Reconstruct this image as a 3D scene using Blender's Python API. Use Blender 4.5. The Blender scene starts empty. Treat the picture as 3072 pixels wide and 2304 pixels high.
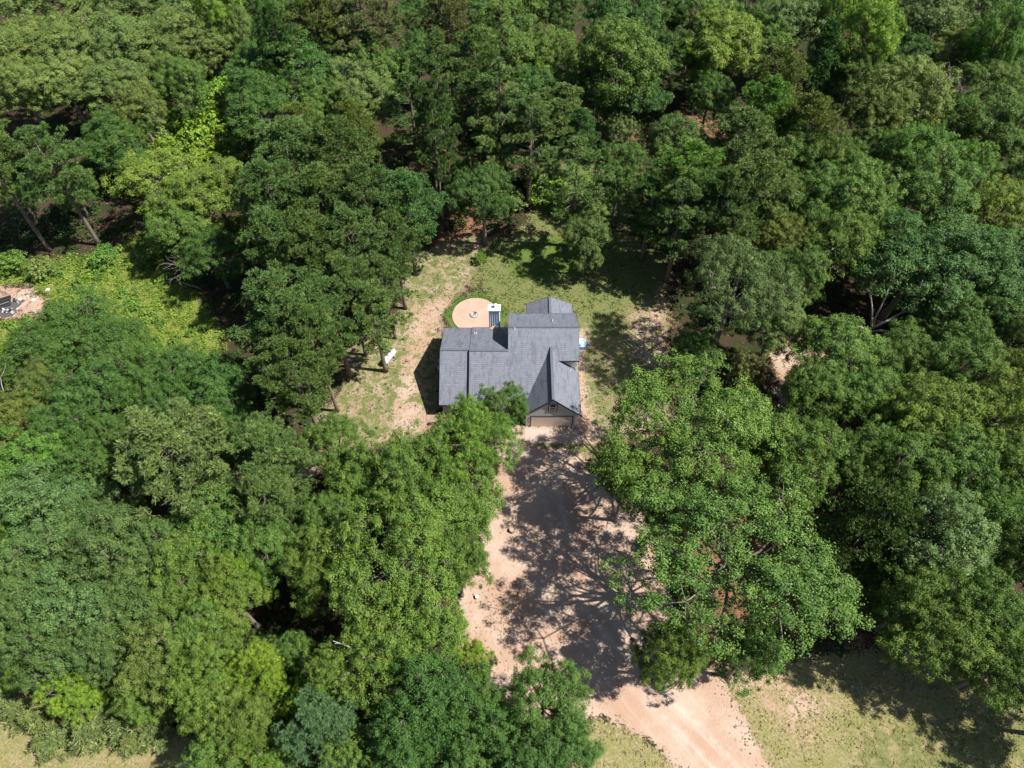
import bpy, bmesh, math, random
import numpy as np
from mathutils import Vector, Matrix

# ------------------------------------------------------------------ camera, sky, sun, exposure
scene = bpy.context.scene
COL = scene.collection
cam_d = bpy.data.cameras.new('camera')
cam = bpy.data.objects.new('camera', cam_d)
COL.objects.link(cam)
cam.location = (0, 0, 72)
cam.rotation_euler = (math.radians(36), 0, 0)
cam_d.sensor_fit = 'HORIZONTAL'
cam_d.sensor_width = 36
cam_d.lens = 36 * 0.693
cam_d.clip_end = 6000
scene.camera = cam

SUN_EL, SUN_AZ = math.radians(54), math.radians(-8)      # azimuth measured from +X towards +Y
world = bpy.data.worlds.new('World')
scene.world = world
world.use_nodes = True
wn = world.node_tree.nodes
sky = wn.new('ShaderNodeTexSky')
sky.sky_type = 'NISHITA'
sky.sun_disc = False
sky.sun_elevation = SUN_EL
sky.sun_rotation = math.radians(90) - SUN_AZ
wn['Background'].inputs['Strength'].default_value = 0.062
world.node_tree.links.new(sky.outputs[0], wn['Background'].inputs['Color'])

sun_d = bpy.data.lights.new('sun', 'SUN')
sun_d.energy = 5.0
sun_d.angle = math.radians(0.53)
sun_d.color = (1.0, 0.95, 0.87)
sun = bpy.data.objects.new('sun', sun_d)
COL.objects.link(sun)
sv = Vector((math.cos(SUN_EL) * math.cos(SUN_AZ), math.cos(SUN_EL) * math.sin(SUN_AZ), math.sin(SUN_EL)))
sun.rotation_euler = sv.to_track_quat('Z', 'Y').to_euler()
sun.location = (60, -10, 90)
scene.view_settings.view_transform = 'Standard'
scene.view_settings.look = 'None'
scene.view_settings.gamma = 1
scene.view_settings.use_curve_mapping = False
scene.view_settings.exposure = 1.0
scene.cycles.max_bounces = 6
scene.cycles.diffuse_bounces = 3
scene.cycles.transmission_bounces = 4

rnd = random.Random(7)
R = np.random.default_rng(11)

# ------------------------------------------------------------------ helpers
def tag(o, label=None, cat=None, group=None, kind=None):
    for k, v in (('label', label), ('category', cat), ('group', group), ('kind', kind)):
        if v: o[k] = v
    return o

def link(name, me, mat=None, parent=None):
    o = bpy.data.objects.new(name, me)
    COL.objects.link(o)
    if mat and me is not None and not me.materials: me.materials.append(mat)
    if parent: o.parent = parent
    return o

def empty(name, loc, rz=0):
    o = bpy.data.objects.new(name, None)
    COL.objects.link(o)
    o.location = loc
    o.rotation_euler = (0, 0, rz)
    o.empty_display_size = 0.3
    return o

def np_mesh(name, V, F, tint=None, mat=None):
    """V (n,3), F (m,k) all faces with k corners; tint per face"""
    V = np.asarray(V, np.float32); F = np.asarray(F, np.int32)
    me = bpy.data.meshes.new(name)
    m, k = F.shape
    me.vertices.add(len(V)); me.vertices.foreach_set('co', V.ravel())
    me.loops.add(m * k); me.loops.foreach_set('vertex_index', F.ravel())
    me.polygons.add(m)
    me.polygons.foreach_set('loop_start', np.arange(0, m * k, k, dtype=np.int32))
    me.polygons.foreach_set('loop_total', np.full(m, k, np.int32))
    if tint is not None:
        a = me.attributes.new('tint', 'FLOAT', 'FACE')
        a.data.foreach_set('value', np.asarray(tint, np.float32))
    me.update(calc_edges=True)
    if mat: me.materials.append(mat)
    return me

class MB:
    """collects simple shapes into one mesh"""
    def __init__(s): s.v = []; s.f = []
    def add(s, vs, fs):
        b = len(s.v); s.v += [tuple(p) for p in vs]; s.f += [tuple(b + i for i in f) for f in fs]; return s
    def box(s, x0, x1, y0, y1, z0, z1):
        return s.add([(x0,y0,z0),(x1,y0,z0),(x1,y1,z0),(x0,y1,z0),(x0,y0,z1),(x1,y0,z1),(x1,y1,z1),(x0,y1,z1)],
                     [(0,3,2,1),(4,5,6,7),(0,1,5,4),(1,2,6,5),(2,3,7,6),(3,0,4,7)])
    def obox(s, c, ax, ay, az):
        c, ax, ay, az = map(Vector, (c, ax, ay, az))
        vs = [c + i*ax + j*ay + k*az for k in (-1,1) for i, j in ((-1,-1),(1,-1),(1,1),(-1,1))]
        return s.add(vs, [(0,3,2,1),(4,5,6,7),(0,1,5,4),(1,2,6,5),(2,3,7,6),(3,0,4,7)])
    def beam(s, p, q, w, h, up=(0,0,1)):
        p, q, up = Vector(p), Vector(q), Vector(up)
        d = (q - p); L = d.length / 2; d.normalize()
        sd = d.cross(up).normalized(); u = sd.cross(d).normalized()
        return s.obox((p + q) / 2, d * L, sd * w / 2, u * h / 2)
    def prism(s, poly, t):
        """poly: 3-D points, extruded straight down by t"""
        n = len(poly)
        top = [Vector(p) for p in poly]; bot = [p - Vector((0,0,t)) for p in top]
        return s.add(top + bot, [tuple(range(n)), tuple(range(2*n-1, n-1, -1))] +
                     [(i, n+i, n+(i+1)%n, (i+1)%n) for i in range(n)])
    def extr(s, poly, d):
        n = len(poly); a = [Vector(p) for p in poly]; b = [p + Vector(d) for p in a]
        return s.add(a + b, [tuple(range(n)), tuple(range(2*n-1, n-1, -1))] +
                     [(i, n+i, n+(i+1)%n, (i+1)%n) for i in range(n)])
    def tube(s, pts, rad, sides=6, cap=True):
        pts = [Vector(p) for p in pts]; b = len(s.v); n = len(pts)
        for i, p in enumerate(pts):
            d = (pts[min(i+1,n-1)] - pts[max(i-1,0)])
            d = d.normalized() if d.length > 1e-6 else Vector((0,0,1))
            u = d.cross(Vector((0.31,0.95,0.05)))
            if u.length < 1e-3: u = d.cross(Vector((1,0,0)))
            u.normalize(); w = d.cross(u)
            for k in range(sides):
                a = 2*math.pi*k/sides
                s.v.append(tuple(p + (u*math.cos(a) + w*math.sin(a))*rad[i]))
        for i in range(n-1):
            for k in range(sides):
                k2 = (k+1) % sides
                s.f.append((b+i*sides+k, b+i*sides+k2, b+(i+1)*sides+k2, b+(i+1)*sides+k))
        if cap:
            s.f.append(tuple(b + (n-1)*sides + k for k in range(sides)))
            s.f.append(tuple(b + k for k in reversed(range(sides))))
        return s
    def lathe(s, prof, sides=16, c=(0,0,0), cap=True):
        b = len(s.v)
        for r, z in prof:
            for k in range(sides):
                a = 2*math.pi*k/sides
                s.v.append((c[0]+r*math.cos(a), c[1]+r*math.sin(a), c[2]+z))
        n = len(prof)
        for i in range(n-1):
            for k in range(sides):
                k2 = (k+1) % sides
                s.f.append((b+i*sides+k, b+i*sides+k2, b+(i+1)*sides+k2, b+(i+1)*sides+k))
        if cap:
            s.f.append(tuple(b+(n-1)*sides+k for k in range(sides)))
            s.f.append(tuple(b+k for k in reversed(range(sides))))
        return s
    def mesh(s, name, mat=None, smooth=False):
        me = bpy.data.meshes.new(name)
        me.from_pydata(s.v, [], s.f)
        bm = bmesh.new(); bm.from_mesh(me)
        bmesh.ops.recalc_face_normals(bm, faces=bm.faces)
        bm.to_mesh(me); bm.free()
        if smooth: me.polygons.foreach_set('use_smooth', [True]*len(me.polygons))
        if mat: me.materials.append(mat)
        me.update()
        return me
    def build(s, name, mat, parent=None, smooth=False):
        return link(name, s.mesh(name, mat, smooth), None, parent)

# ------------------------------------------------------------------ materials
def new_mat(name):
    m = bpy.data.materials.new(name); m.use_nodes = True
    nt = m.node_tree; b = nt.nodes['Principled BSDF']
    return m, nt, b

def N(nt, t, **kw):
    n = nt.nodes.new(t)
    for k, v in kw.items():
        if k.startswith('i_'): n.inputs[k[2:].replace('_', ' ')].default_value = v
        else: setattr(n, k, v)
    return n

def noise(nt, scale, detail=4, rough=0.6, vec=None, dist=0):
    n = N(nt, 'ShaderNodeTexNoise'); n.inputs['Scale'].default_value = scale
    n.inputs['Detail'].default_value = detail; n.inputs['Roughness'].default_value = rough
    n.inputs['Distortion'].default_value = dist
    if vec is not None: nt.links.new(vec, n.inputs['Vector'])
    return n.outputs['Fac']

def mixc(nt, f, a, b, mode='MIX'):
    m = N(nt, 'ShaderNodeMix', data_type='RGBA', blend_type=mode)
    for sock, val in ((m.inputs[0], f), (m.inputs[6], a), (m.inputs[7], b)):
        if hasattr(val, 'is_linked') or hasattr(val, 'links'): nt.links.new(val, sock)
        elif isinstance(val, (int, float)): sock.default_value = val
        else: sock.default_value = (*val, 1) if len(val) == 3 else val
    return m.outputs[2]

def math_(nt, op, a, b=0.0, c=None, clamp=False):
    m = N(nt, 'ShaderNodeMath', operation=op, use_clamp=clamp)
    for i, val in enumerate((a, b) if c is None else (a, b, c)):
        if isinstance(val, (int, float)): m.inputs[i].default_value = val
        else: nt.links.new(val, m.inputs[i])
    return m.outputs[0]

def ramp01(nt, x, lo, hi):
    m = N(nt, 'ShaderNodeMapRange', interpolation_type='SMOOTHSTEP')
    nt.links.new(x, m.inputs[0]); m.inputs[1].default_value = lo; m.inputs[2].default_value = hi
    return m.outputs[0]

def bump(nt, b, h, strength=0.5, dist=0.1):
    n = N(nt, 'ShaderNodeBump'); n.inputs['Strength'].default_value = strength; n.inputs['Distance'].default_value = dist
    nt.links.new(h, n.inputs['Height']); nt.links.new(n.outputs[0], b.inputs['Normal'])

def plain(name, col, rough=0.6, metal=0.0, var=0.12, scale=6.0, bmp=0.0):
    m, nt, b = new_mat(name)
    tc = N(nt, 'ShaderNodeTexCoord').outputs['Object']
    f = noise(nt, scale, 5, 0.65, tc)
    c = mixc(nt, f, tuple(x*(1-var) for x in col), tuple(min(1,x*(1+var)) for x in col))
    nt.links.new(c, b.inputs['Base Color'])
    b.inputs['Roughness'].default_value = rough; b.inputs['Metallic'].default_value = metal
    if bmp: bump(nt, b, noise(nt, scale*6, 3, 0.6, tc), bmp, 0.05)
    return m

def leaf_mat(name, trans=0.3, rough=0.5, spec=0.2):
    """leaf colour comes from the object's own colour; single leaves and sprigs vary round it"""
    m, nt, b = new_mat(name)
    oi = N(nt, 'ShaderNodeObjectInfo')
    at = N(nt, 'ShaderNodeAttribute', attribute_name='tint')
    t = at.outputs['Fac']
    hs = N(nt, 'ShaderNodeHueSaturation')
    nt.links.new(oi.outputs['Color'], hs.inputs['Color'])
    nt.links.new(math_(nt, 'MULTIPLY_ADD', t, 0.9, 0.55), hs.inputs['Value'])
    nt.links.new(math_(nt, 'MULTIPLY_ADD', t, -0.045, 0.522), hs.inputs['Hue'])
    nt.links.new(hs.outputs[0], b.inputs['Base Color'])
    b.inputs['Roughness'].default_value = rough
    b.inputs['Specular IOR Level'].default_value = spec
    tr = N(nt, 'ShaderNodeBsdfTranslucent')
    nt.links.new(mixc(nt, 1.0, hs.outputs[0], (1.0, 1.0, 0.45), 'MULTIPLY'), tr.inputs['Color'])
    mx = N(nt, 'ShaderNodeMixShader'); mx.inputs[0].default_value = trans
    nt.links.new(b.outputs[0], mx.inputs[1]); nt.links.new(tr.outputs[0], mx.inputs[2])
    nt.links.new(mx.outputs[0], nt.nodes['Material Output'].inputs['Surface'])
    return m

M_LEAF = leaf_mat('broad_leaf', 0.19, 0.5, 0.2)
M_NEEDLE = leaf_mat('needle', 0.14, 0.5, 0.2)
M_WEED = leaf_mat('weed_leaf', 0.3, 0.6, 0.25)
M_BARK = plain('grey_bark', (0.17, 0.145, 0.12), 0.9, 0, 0.45, 5, 0.6)
M_PBARK = plain('pine_bark', (0.15, 0.115, 0.09), 0.9, 0, 0.5, 7, 0.7)
M_DEAD = plain('dead_wood', (0.30, 0.275, 0.255), 0.85, 0, 0.4, 6, 0.4)
M_TWIG = plain('dead_twig', (0.25, 0.22, 0.2), 0.9, 0, 0.3, 6, 0.3)
M_FASCIA = plain('navy_trim', (0.02, 0.026, 0.036), 0.5)
M_SIDING, nt, b = new_mat('grey_siding')
tc = N(nt, 'ShaderNodeTexCoord').outputs['Object']
sx = N(nt, 'ShaderNodeSeparateXYZ'); nt.links.new(tc, sx.inputs[0])
gr = math_(nt, 'FRACT', math_(nt, 'MULTIPLY', math_(nt, 'ADD', sx.outputs[0], sx.outputs[1]), 3.3))
nt.links.new(mixc(nt, noise(nt, 3, 4, 0.6, tc), (0.50, 0.48, 0.475), (0.56, 0.54, 0.53)), b.inputs['Base Color'])
b.inputs['Roughness'].default_value = 0.65
bump(nt, b, math_(nt, 'LESS_THAN', gr, 0.12), 0.6, 0.02)
M_DOOR = plain('beige_door', (0.64, 0.52, 0.44), 0.5, 0, 0.05, 3)
M_WHITE = plain('white_paint', (0.78, 0.78, 0.76), 0.4, 0, 0.06, 5)
M_TANK = plain('tank_enamel', (0.46, 0.48, 0.49), 0.4, 0, 0.08, 3)
M_GLASS = plain('dark_glass', (0.015, 0.03, 0.035), 0.08)
M_BLIND = plain('amber_blind', (0.32, 0.13, 0.035), 0.6)
M_METAL = plain('galvanised_sheet', (0.60, 0.68, 0.78), 0.35, 0.15, 0.12, 2.5)
M_CAP = plain('painted_cap', (0.74, 0.78, 0.82), 0.4, 0.15, 0.06, 4)
M_BLACK = plain('charred', (0.022, 0.022, 0.024), 0.8, 0, 0.5, 9, 0.5)
M_ASH = plain('ash', (0.36, 0.35, 0.36), 0.9, 0, 0.4, 14, 0.4)
M_CONC = plain('pale_concrete', (0.36, 0.285, 0.24), 0.85, 0, 0.22, 1.4, 0.15)
M_STONE = plain('ring_stone', (0.33, 0.30, 0.28), 0.85, 0, 0.3, 8, 0.5)
M_BLUE = plain('blue_vinyl', (0.02, 0.17, 0.62), 0.4, 0, 0.05)
M_PWHITE = plain('white_vinyl', (0.68, 0.76, 0.80), 0.35, 0, 0.05)
M_RUST = plain('rust_flashing', (0.34, 0.2, 0.12), 0.8, 0.0, 0.3, 10)
M_GALV = plain('pale_metal', (0.5, 0.5, 0.5), 0.45, 0.3, 0.1)
M_CUT = plain('cut_wood', (0.36, 0.25, 0.17), 0.8, 0, 0.25, 12)

def roof_mat():
    m, nt, b = new_mat('grey_shingle')
    g = N(nt, 'ShaderNodeNewGeometry')
    sp = N(nt, 'ShaderNodeSeparateXYZ'); nt.links.new(g.outputs['Position'], sp.inputs[0])
    # courses follow the height of the slope, tabs run along it
    course = math_(nt, 'MULTIPLY', sp.outputs[2], 10.0)
    cf = math_(nt, 'FRACT', course)
    row = math_(nt, 'FLOOR', course)
    comb = N(nt, 'ShaderNodeCombineXYZ')
    nt.links.new(math_(nt, 'MULTIPLY', math_(nt, 'ADD', sp.outputs[0], math_(nt, 'MULTIPLY', row, 0.37)), 3.4), comb.inputs[0])
    nt.links.new(math_(nt, 'MULTIPLY', sp.outputs[1], 3.4), comb.inputs[1])
    nt.links.new(row, comb.inputs[2])
    wn_ = N(nt, 'ShaderNodeTexWhiteNoise', noise_dimensions='3D')
    fl = N(nt, 'ShaderNodeVectorMath', operation='FLOOR'); nt.links.new(comb.outputs[0], fl.inputs[0])
    nt.links.new(fl.outputs[0], wn_.inputs['Vector'])
    mp = N(nt, 'ShaderNodeMapping'); mp.inputs['Scale'].default_value = (1.6, 0.32, 0.32)
    nt.links.new(g.outputs['Position'], mp.inputs['Vector'])
    streak = ramp01(nt, noise(nt, 1.5, 5, 0.68, mp.outputs[0], 0.3), 0.49, 0.62)
    big = noise(nt, 0.35, 3, 0.6, g.outputs['Position'])
    c = mixc(nt, wn_.outputs['Value'], (0.103, 0.114, 0.145), (0.142, 0.154, 0.19))
    c = mixc(nt, math_(nt, 'MULTIPLY', big, 0.35), c, (0.185, 0.198, 0.235))
    c = mixc(nt, math_(nt, 'MULTIPLY', streak, 0.45), c, (0.05, 0.055, 0.07))
    nt.links.new(mixc(nt, math_(nt, 'MULTIPLY', math_(nt, 'LESS_THAN', cf, 0.3), 0.26), c, (0.05, 0.055, 0.075)), b.inputs['Base Color'])  # shadow line under each course edge is put into the colour
    b.inputs['Roughness'].default_value = 0.72
    b.inputs['Specular IOR Level'].default_value = 0.4
    h = math_(nt, 'ADD', math_(nt, 'MULTIPLY', cf, -1.0), math_(nt, 'MULTIPLY', wn_.outputs['Value'], 0.5))
    bump(nt, b, h, 0.5, 0.02)
    return m
M_ROOF = roof_mat()
M_RIDGE = plain('ridge_shingle', (0.085, 0.093, 0.115), 0.8, 0, 0.6, 5, 0.3)

def ground_mat(driveway=False):
    m, nt, b = new_mat('driveway_dirt' if driveway else 'woodland_ground')
    g = N(nt, 'ShaderNodeNewGeometry').outputs['Position']
    n_big = noise(nt, 0.22, 5, 0.6, g)
    n_mid = noise(nt, 0.85, 6, 0.68, g, 0.4)
    n_fine = noise(nt, 4.5, 6, 0.72, g, 0.2)
    n_grit = noise(nt, 13, 4, 0.75, g)
    dirt = mixc(nt, ramp01(nt, n_big, 0.35, 0.65), (0.34, 0.225, 0.165), (0.395, 0.30, 0.24))
    dirt = mixc(nt, math_(nt, 'MULTIPLY', ramp01(nt, n_fine, 0.5, 0.75), 0.5), dirt, (0.24, 0.155, 0.11))
    dirt = mixc(nt, math_(nt, 'MULTIPLY', ramp01(nt, n_mid, 0.55, 0.75), 0.45), dirt, (0.40, 0.26, 0.185))
    dirt = mixc(nt, math_(nt, 'MULTIPLY', ramp01(nt, n_grit, 0.6, 0.75), 0.35), dirt, (0.11, 0.08, 0.06))
    if driveway:
        m0 = N(nt, 'ShaderNodeMapping'); m0.inputs['Rotation'].default_value = (0, 0, math_pi_track); nt.links.new(g, m0.inputs['Vector'])
        mp = N(nt, 'ShaderNodeMapping'); mp.inputs['Scale'].default_value = (0.07, 1.5, 1); nt.links.new(m0.outputs[0], mp.inputs['Vector'])
        tr = ramp01(nt, noise(nt, 1.0, 5, 0.6, mp.outputs[0], 0.6), 0.5, 0.72)
        dirt = mixc(nt, math_(nt, 'MULTIPLY', tr, 0.6), dirt, (0.45, 0.37, 0.315))
        ra = N(nt, 'ShaderNodeAttribute', attribute_name='rut').outputs['Fac']
        ra = math_(nt, 'MULTIPLY', ra, ramp01(nt, n_mid, 0.3, 0.6))
        col = mixc(nt, math_(nt, 'MULTIPLY', ra, 0.65), dirt, (0.47, 0.39, 0.33))
    else:
        a1 = N(nt, 'ShaderNodeAttribute', attribute_name='cover_a'); s1 = N(nt, 'ShaderNodeSeparateColor'); nt.links.new(a1.outputs['Color'], s1.inputs[0])
        a2 = N(nt, 'ShaderNodeAttribute', attribute_name='cover_b'); s2 = N(nt, 'ShaderNodeSeparateColor'); nt.links.new(a2.outputs['Color'], s2.inputs[0])
        blend = math_(nt, 'ADD', math_(nt, 'MULTIPLY', n_mid, 0.55), math_(nt, 'MULTIPLY', n_fine, 0.45))
        def cover(w, amp, soft=0.12):
            x = math_(nt, 'ADD', w, math_(nt, 'MULTIPLY', math_(nt, 'SUBTRACT', blend, 0.5), amp*2.0))
            return ramp01(nt, x, 0.5 - soft, 0.5 + soft)
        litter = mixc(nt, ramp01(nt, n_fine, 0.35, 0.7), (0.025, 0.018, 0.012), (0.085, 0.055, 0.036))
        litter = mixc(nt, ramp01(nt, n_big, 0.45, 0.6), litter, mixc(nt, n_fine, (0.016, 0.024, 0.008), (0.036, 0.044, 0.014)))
        straw = mixc(nt, n_fine, (0.14, 0.06, 0.035), (0.25, 0.125, 0.08))
        dry = mixc(nt, ramp01(nt, n_fine, 0.3, 0.7), (0.135, 0.125, 0.052), (0.31, 0.25, 0.145))
        dry = mixc(nt, math_(nt, 'MULTIPLY', ramp01(nt, n_mid, 0.40, 0.58), 0.65), dry, mixc(nt, n_fine, (0.10, 0.125, 0.03), (0.22, 0.215, 0.075)))
        grass = mixc(nt, ramp01(nt, n_fine, 0.3, 0.7), (0.05, 0.082, 0.018), (0.185, 0.18, 0.075))
        lush = mixc(nt, ramp01(nt, n_fine, 0.3, 0.7), (0.045, 0.092, 0.016), (0.115, 0.145, 0.036))
        mead = mixc(nt, ramp01(nt, n_fine, 0.3, 0.7), (0.07, 0.105, 0.016), (0.18, 0.195, 0.05))
        col = mixc(nt, cover(s2.outputs[0], 0.9), litter, straw)
        col = mixc(nt, cover(s1.outputs[1], 1.0), col, dry)
        col = mixc(nt, cover(s2.outputs[1], 0.9), col, mead)
        col = mixc(nt, cover(s1.outputs[2], 1.3), col, dirt)
        col = mixc(nt, cover(s1.outputs[0], 2.4, 0.14), col, grass)
        col = mixc(nt, cover(s2.outputs[2], 0.7), col, lush)
    nt.links.new(col, b.inputs['Base Color'])
    b.inputs['Roughness'].default_value = 0.95
    b.inputs['Specular IOR Level'].default_value = 0.1
    hh = math_(nt, 'ADD', math_(nt, 'MULTIPLY', n_mid, 0.6), math_(nt, 'MULTIPLY', n_fine, 0.4))
    bump(nt, b, hh, 0.7 if not driveway else 0.45, 0.25)
    return m
math_pi_track = math.radians(50)
M_GROUND = ground_mat()
M_DRIVE = ground_mat(True)

# ------------------------------------------------------------------ layout data (metres)
REGIONS = [
('straw', 0.9, 3, [(-12.72, 88.24), (-6.03, 89.04), (-3.73, 78.49), (-11.34, 75.01)]),
('straw', 0.8, 3, [(30.3, 110.35), (36.32, 108.39), (37.56, 102.73), (28.94, 100.91), (18.57, 102.27), (19.52, 106.47)]),
('straw', 0.55, 4, [(13.6, 36.24), (37.39, 41.38), (37.11, 24.89), (27.94, 18.02), (18.29, 18.33)]),
('straw', 0.7, 3, [(15.15, 75.7), (23.95, 72.98), (21.34, 60.6), (17.82, 64.72)]),
('straw', 0.62, 3, [(35.97, 45.03), (41.42, 47.41), (42.21, 32.23), (34.57, 23.18), (40.98, 18.33), (31.34, 18.64)]),
('dry', 0.9, 2, [(19.65, 16.79), (26.53, 18.95), (38.45, 20.54), (46.84, 16.79), (59.64, 16.79), (52.15, 2.23), (21.38, 2.23)]),
('dry', 0.85, 2, [(7.02, 14.42), (10.7, 13.56), (16.32, 9.58), (17.58, 4.6), (3.26, 4.6), (6.23, 11.59)]),
('dry', 0.95, 2, [(-60.16, 19.58), (-46.56, 18.33), (-40.51, 15.01), (-32.76, 13.27), (-28.06, 11.87), (-26.29, 9.58), (-25.54, 4.12), (-52.32, 4.12)]),
('dry', 0.66, 2, [(-5.37, 25.59), (-3.38, 28.46), (0.83, 26.29), (3.46, 21.52), (7.75, 15.89), (6.95, 13.27), (-1.15, 16.49), (-5.07, 18.64)]),
('dry', 0.7, 2, [(32.97, 57.22), (42.39, 63.52), (46.26, 62.93), (40.46, 56.13), (34.14, 47.41), (36.85, 42.28), (31.39, 44.1)]),
('dry', 0.7, 2, [(17.66, 104.58), (19.75, 97.37), (16.97, 90.65), (15.41, 97.37)]),
('dirt', 0.7, 1.5, [(-16.57, 74.33), (-5.76, 80.65), (-0.78, 78.49), (-8.77, 62.93), (-8.42, 45.5), (-13.94, 42.73), (-20.79, 41.38), (-23.77, 36.24), (-21.33, 35.01), (-23.34, 33.81), (-25.26, 36.24), (-23.88, 43.64), (-23.45, 48.39), (-21.59, 52.41), (-22.15, 59.45), (-16.58, 60.6), (-15.37, 66.56)]),
('dirt', 0.38, 2, [(-5.76, 80.65), (18.07, 80.65), (22.61, 73.65), (20.76, 66.56), (10.25, 66.56), (-1.66, 67.8)]),
('dirt', 0.66, 1.5, [(7.61, 69.07), (22.52, 72.98), (19.26, 45.03), (10.37, 43.18), (6.53, 45.03)]),
('dirt', 1.1, 1.2, [(-1.44, 45.97), (12.18, 45.97), (7.86, 40.5), (13.6, 36.24), (15.76, 26.65), (17.22, 19.9), (20.29, 16.79), (23.23, 9.58), (24.97, 5.58), (17.75, 5.58), (13.01, 12.0), (8.54, 13.84), (0.75, 14.42), (-5.04, 18.02), (-5.37, 25.59), (-3.8, 30.69), (-2.11, 37.07), (-1.41, 43.18)]),
('dirt', 0.5, 2, [(16.84, 19.58), (26.53, 18.95), (32.34, 15.3), (26.53, 9.58), (20.97, 15.3)]),
('dirt', 0.62, 1.5, [(32.97, 57.22), (42.39, 63.52), (46.26, 62.93), (40.46, 56.13), (34.14, 47.41), (36.85, 42.28), (31.39, 44.1)]),
('dirt', 0.55, 1.5, [(0.2, 79.93), (4.26, 84.37), (13.48, 85.9), (13.05, 79.93)]),
('mead', 0.95, 2.5, [(-92.7, 74.33), (-70.4, 73.65), (-58.2, 75.7), (-54.89, 80.65), (-51.37, 77.08), (-42.81, 66.56), (-38.18, 60.6), (-37.71, 55.05), (-48.52, 55.58), (-57.11, 61.75), (-63.09, 60.02), (-79.24, 57.22)]),
('mead', 0.7, 4, [(-59.39, 104.58), (-52.81, 114.39), (-45.47, 102.73), (-43.8, 90.65), (-52.02, 93.95)]),
('dirt', 0.62, 1.5, [(-74.39, 69.71), (-67.4, 69.71), (-62.94, 67.18), (-62.0, 62.93), (-71.27, 62.63)]),
('mead', -0.9, 1, [(-74.39, 69.71), (-67.4, 69.71), (-63.63, 67.18), (-62.45, 62.93), (-71.27, 62.63)]),
('grass', 0.6, 1.5, [(-16.57, 74.33), (-5.76, 80.65), (-0.78, 78.49), (-8.77, 62.93), (-8.42, 45.5), (-13.94, 42.73), (-21.06, 43.18), (-23.45, 48.39), (-21.59, 52.41), (-22.15, 59.45), (-16.58, 60.6), (-15.37, 66.56)]),
('grass', 0.66, 1.5, [(-16.5, 73.65), (-9.94, 75.7), (-8.2, 69.71), (-14.0, 66.56)]),
('grass', 0.66, 1, [(-19.79, 48.39), (-15.15, 55.05), (-12.47, 53.46), (-16.05, 44.1), (-19.61, 44.1)]),
('grass', -0.45, 0.8, [(-13.44, 65.33), (-9.0, 67.18), (-9.34, 61.17), (-11.48, 57.22), (-12.17, 49.87), (-8.65, 45.97), (-13.24, 43.64), (-14.45, 47.9), (-13.25, 57.77)]),
('grass', 0.9, 2, [(-6.56, 75.7), (0.69, 80.65), (18.07, 80.65), (22.61, 73.65), (20.76, 66.56), (10.8, 61.17), (-1.6, 61.75), (-4.88, 67.8)]),
('grass', 0.66, 1.5, [(8.94, 67.8), (22.52, 72.98), (19.64, 47.9), (10.44, 44.1), (8.39, 49.87)]),
('grass', 0.8, 1, [(9.56, 66.56), (15.85, 67.8), (15.11, 60.02), (9.74, 58.33)]),
('grass', -0.4, 1, [(15.45, 63.52), (21.68, 66.56), (20.04, 52.41), (16.46, 56.13)]),
('grass', 0.85, 2, [(1.67, 78.49), (4.44, 92.28), (11.27, 100.91), (19.4, 93.95), (18.29, 82.86), (8.04, 78.49)]),
('grass', 0.66, 1, [(2.14, 44.1), (8.89, 44.56), (14.53, 45.5), (14.3, 43.18), (9.87, 41.6), (2.11, 42.5)]),
('grass', 0.6, 1, [(31.69, 12.99), (46.12, 15.01), (57.98, 13.56), (53.37, 4.6), (27.6, 4.6)]),
('lush', 0.82, 0.8, [(-0.65, 63.9), (-0.32, 64.81), (-1.34, 65.82), (-2.24, 67.0), (-2.68, 66.77), (-3.73, 67.95), (-4.95, 68.0), (-5.98, 67.13), (-7.31, 67.75), (-8.13, 66.54), (-8.26, 65.69), (-9.03, 65.06), (-9.75, 63.9), (-9.05, 62.88), (-8.25, 61.74), (-8.12, 61.57), (-7.32, 60.2), (-5.99, 60.03), (-4.95, 60.51), (-3.74, 59.58), (-2.67, 60.75), (-2.23, 61.31), (-1.35, 61.67), (-0.32, 63.03)]),
('lush', 0.75, 2, [(-2.7, 75.7), (5.14, 79.93), (16.02, 79.93), (12.45, 71.66), (1.12, 69.71)]),
('lush', 0.9, 2, [(4.26, 84.37), (5.54, 93.95), (9.98, 97.37), (16.97, 90.65), (16.28, 82.86)])]
DRIVE = [(1.73, 42.95), (6.43, 42.95), (7.05, 39.62), (8.42, 37.07), (11.49, 33.41), (12.82, 28.46), (13.62, 21.52), (15.29, 17.71), (17.77, 15.01), (21.79, 9.58), (25.54, 4.36), (20.97, 4.36), (16.77, 9.58), (11.0, 13.41), (8.4, 16.19), (5.37, 19.58), (2.86, 24.2), (1.38, 29.19), (1.07, 34.61), (0.92, 39.62)]
TRACK = [(4.49, 43.41), (3.95, 38.33), (5.55, 31.46), (8.01, 24.89), (11.51, 18.64), (14.86, 14.42), (19.32, 9.58), (23.25, 4.36)]
BUCKET = (-3.57, 25.13, 0)
STUMP = (-0.04, 32.50, 0)
BURN = (-68.95, 65.64, 0)
STAKE = (13.72, 14.65, 0.0)
LOGS = [((41.76, 78.03, 0.3), -0.5, 6, 'pale fallen log in the dark gap beside the olive oak, right wood'), ((-28.62, 9.9, 0.0), 0.1, 3.2, 'pale fallen log on the bottom edge right of the dry field')]
SCRAPS = [((-65.68, 66.56, 0.0), 'bright white scrap of sheet right of the burnt heap in the meadow'), ((-67.58, 66.62, 0.0), 'small white scrap touching the burnt heap on bare soil'), ((-64.46, 68.5, 0.0), 'pale scrap in the weeds above the bare soil of the burnt heap')]
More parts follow.
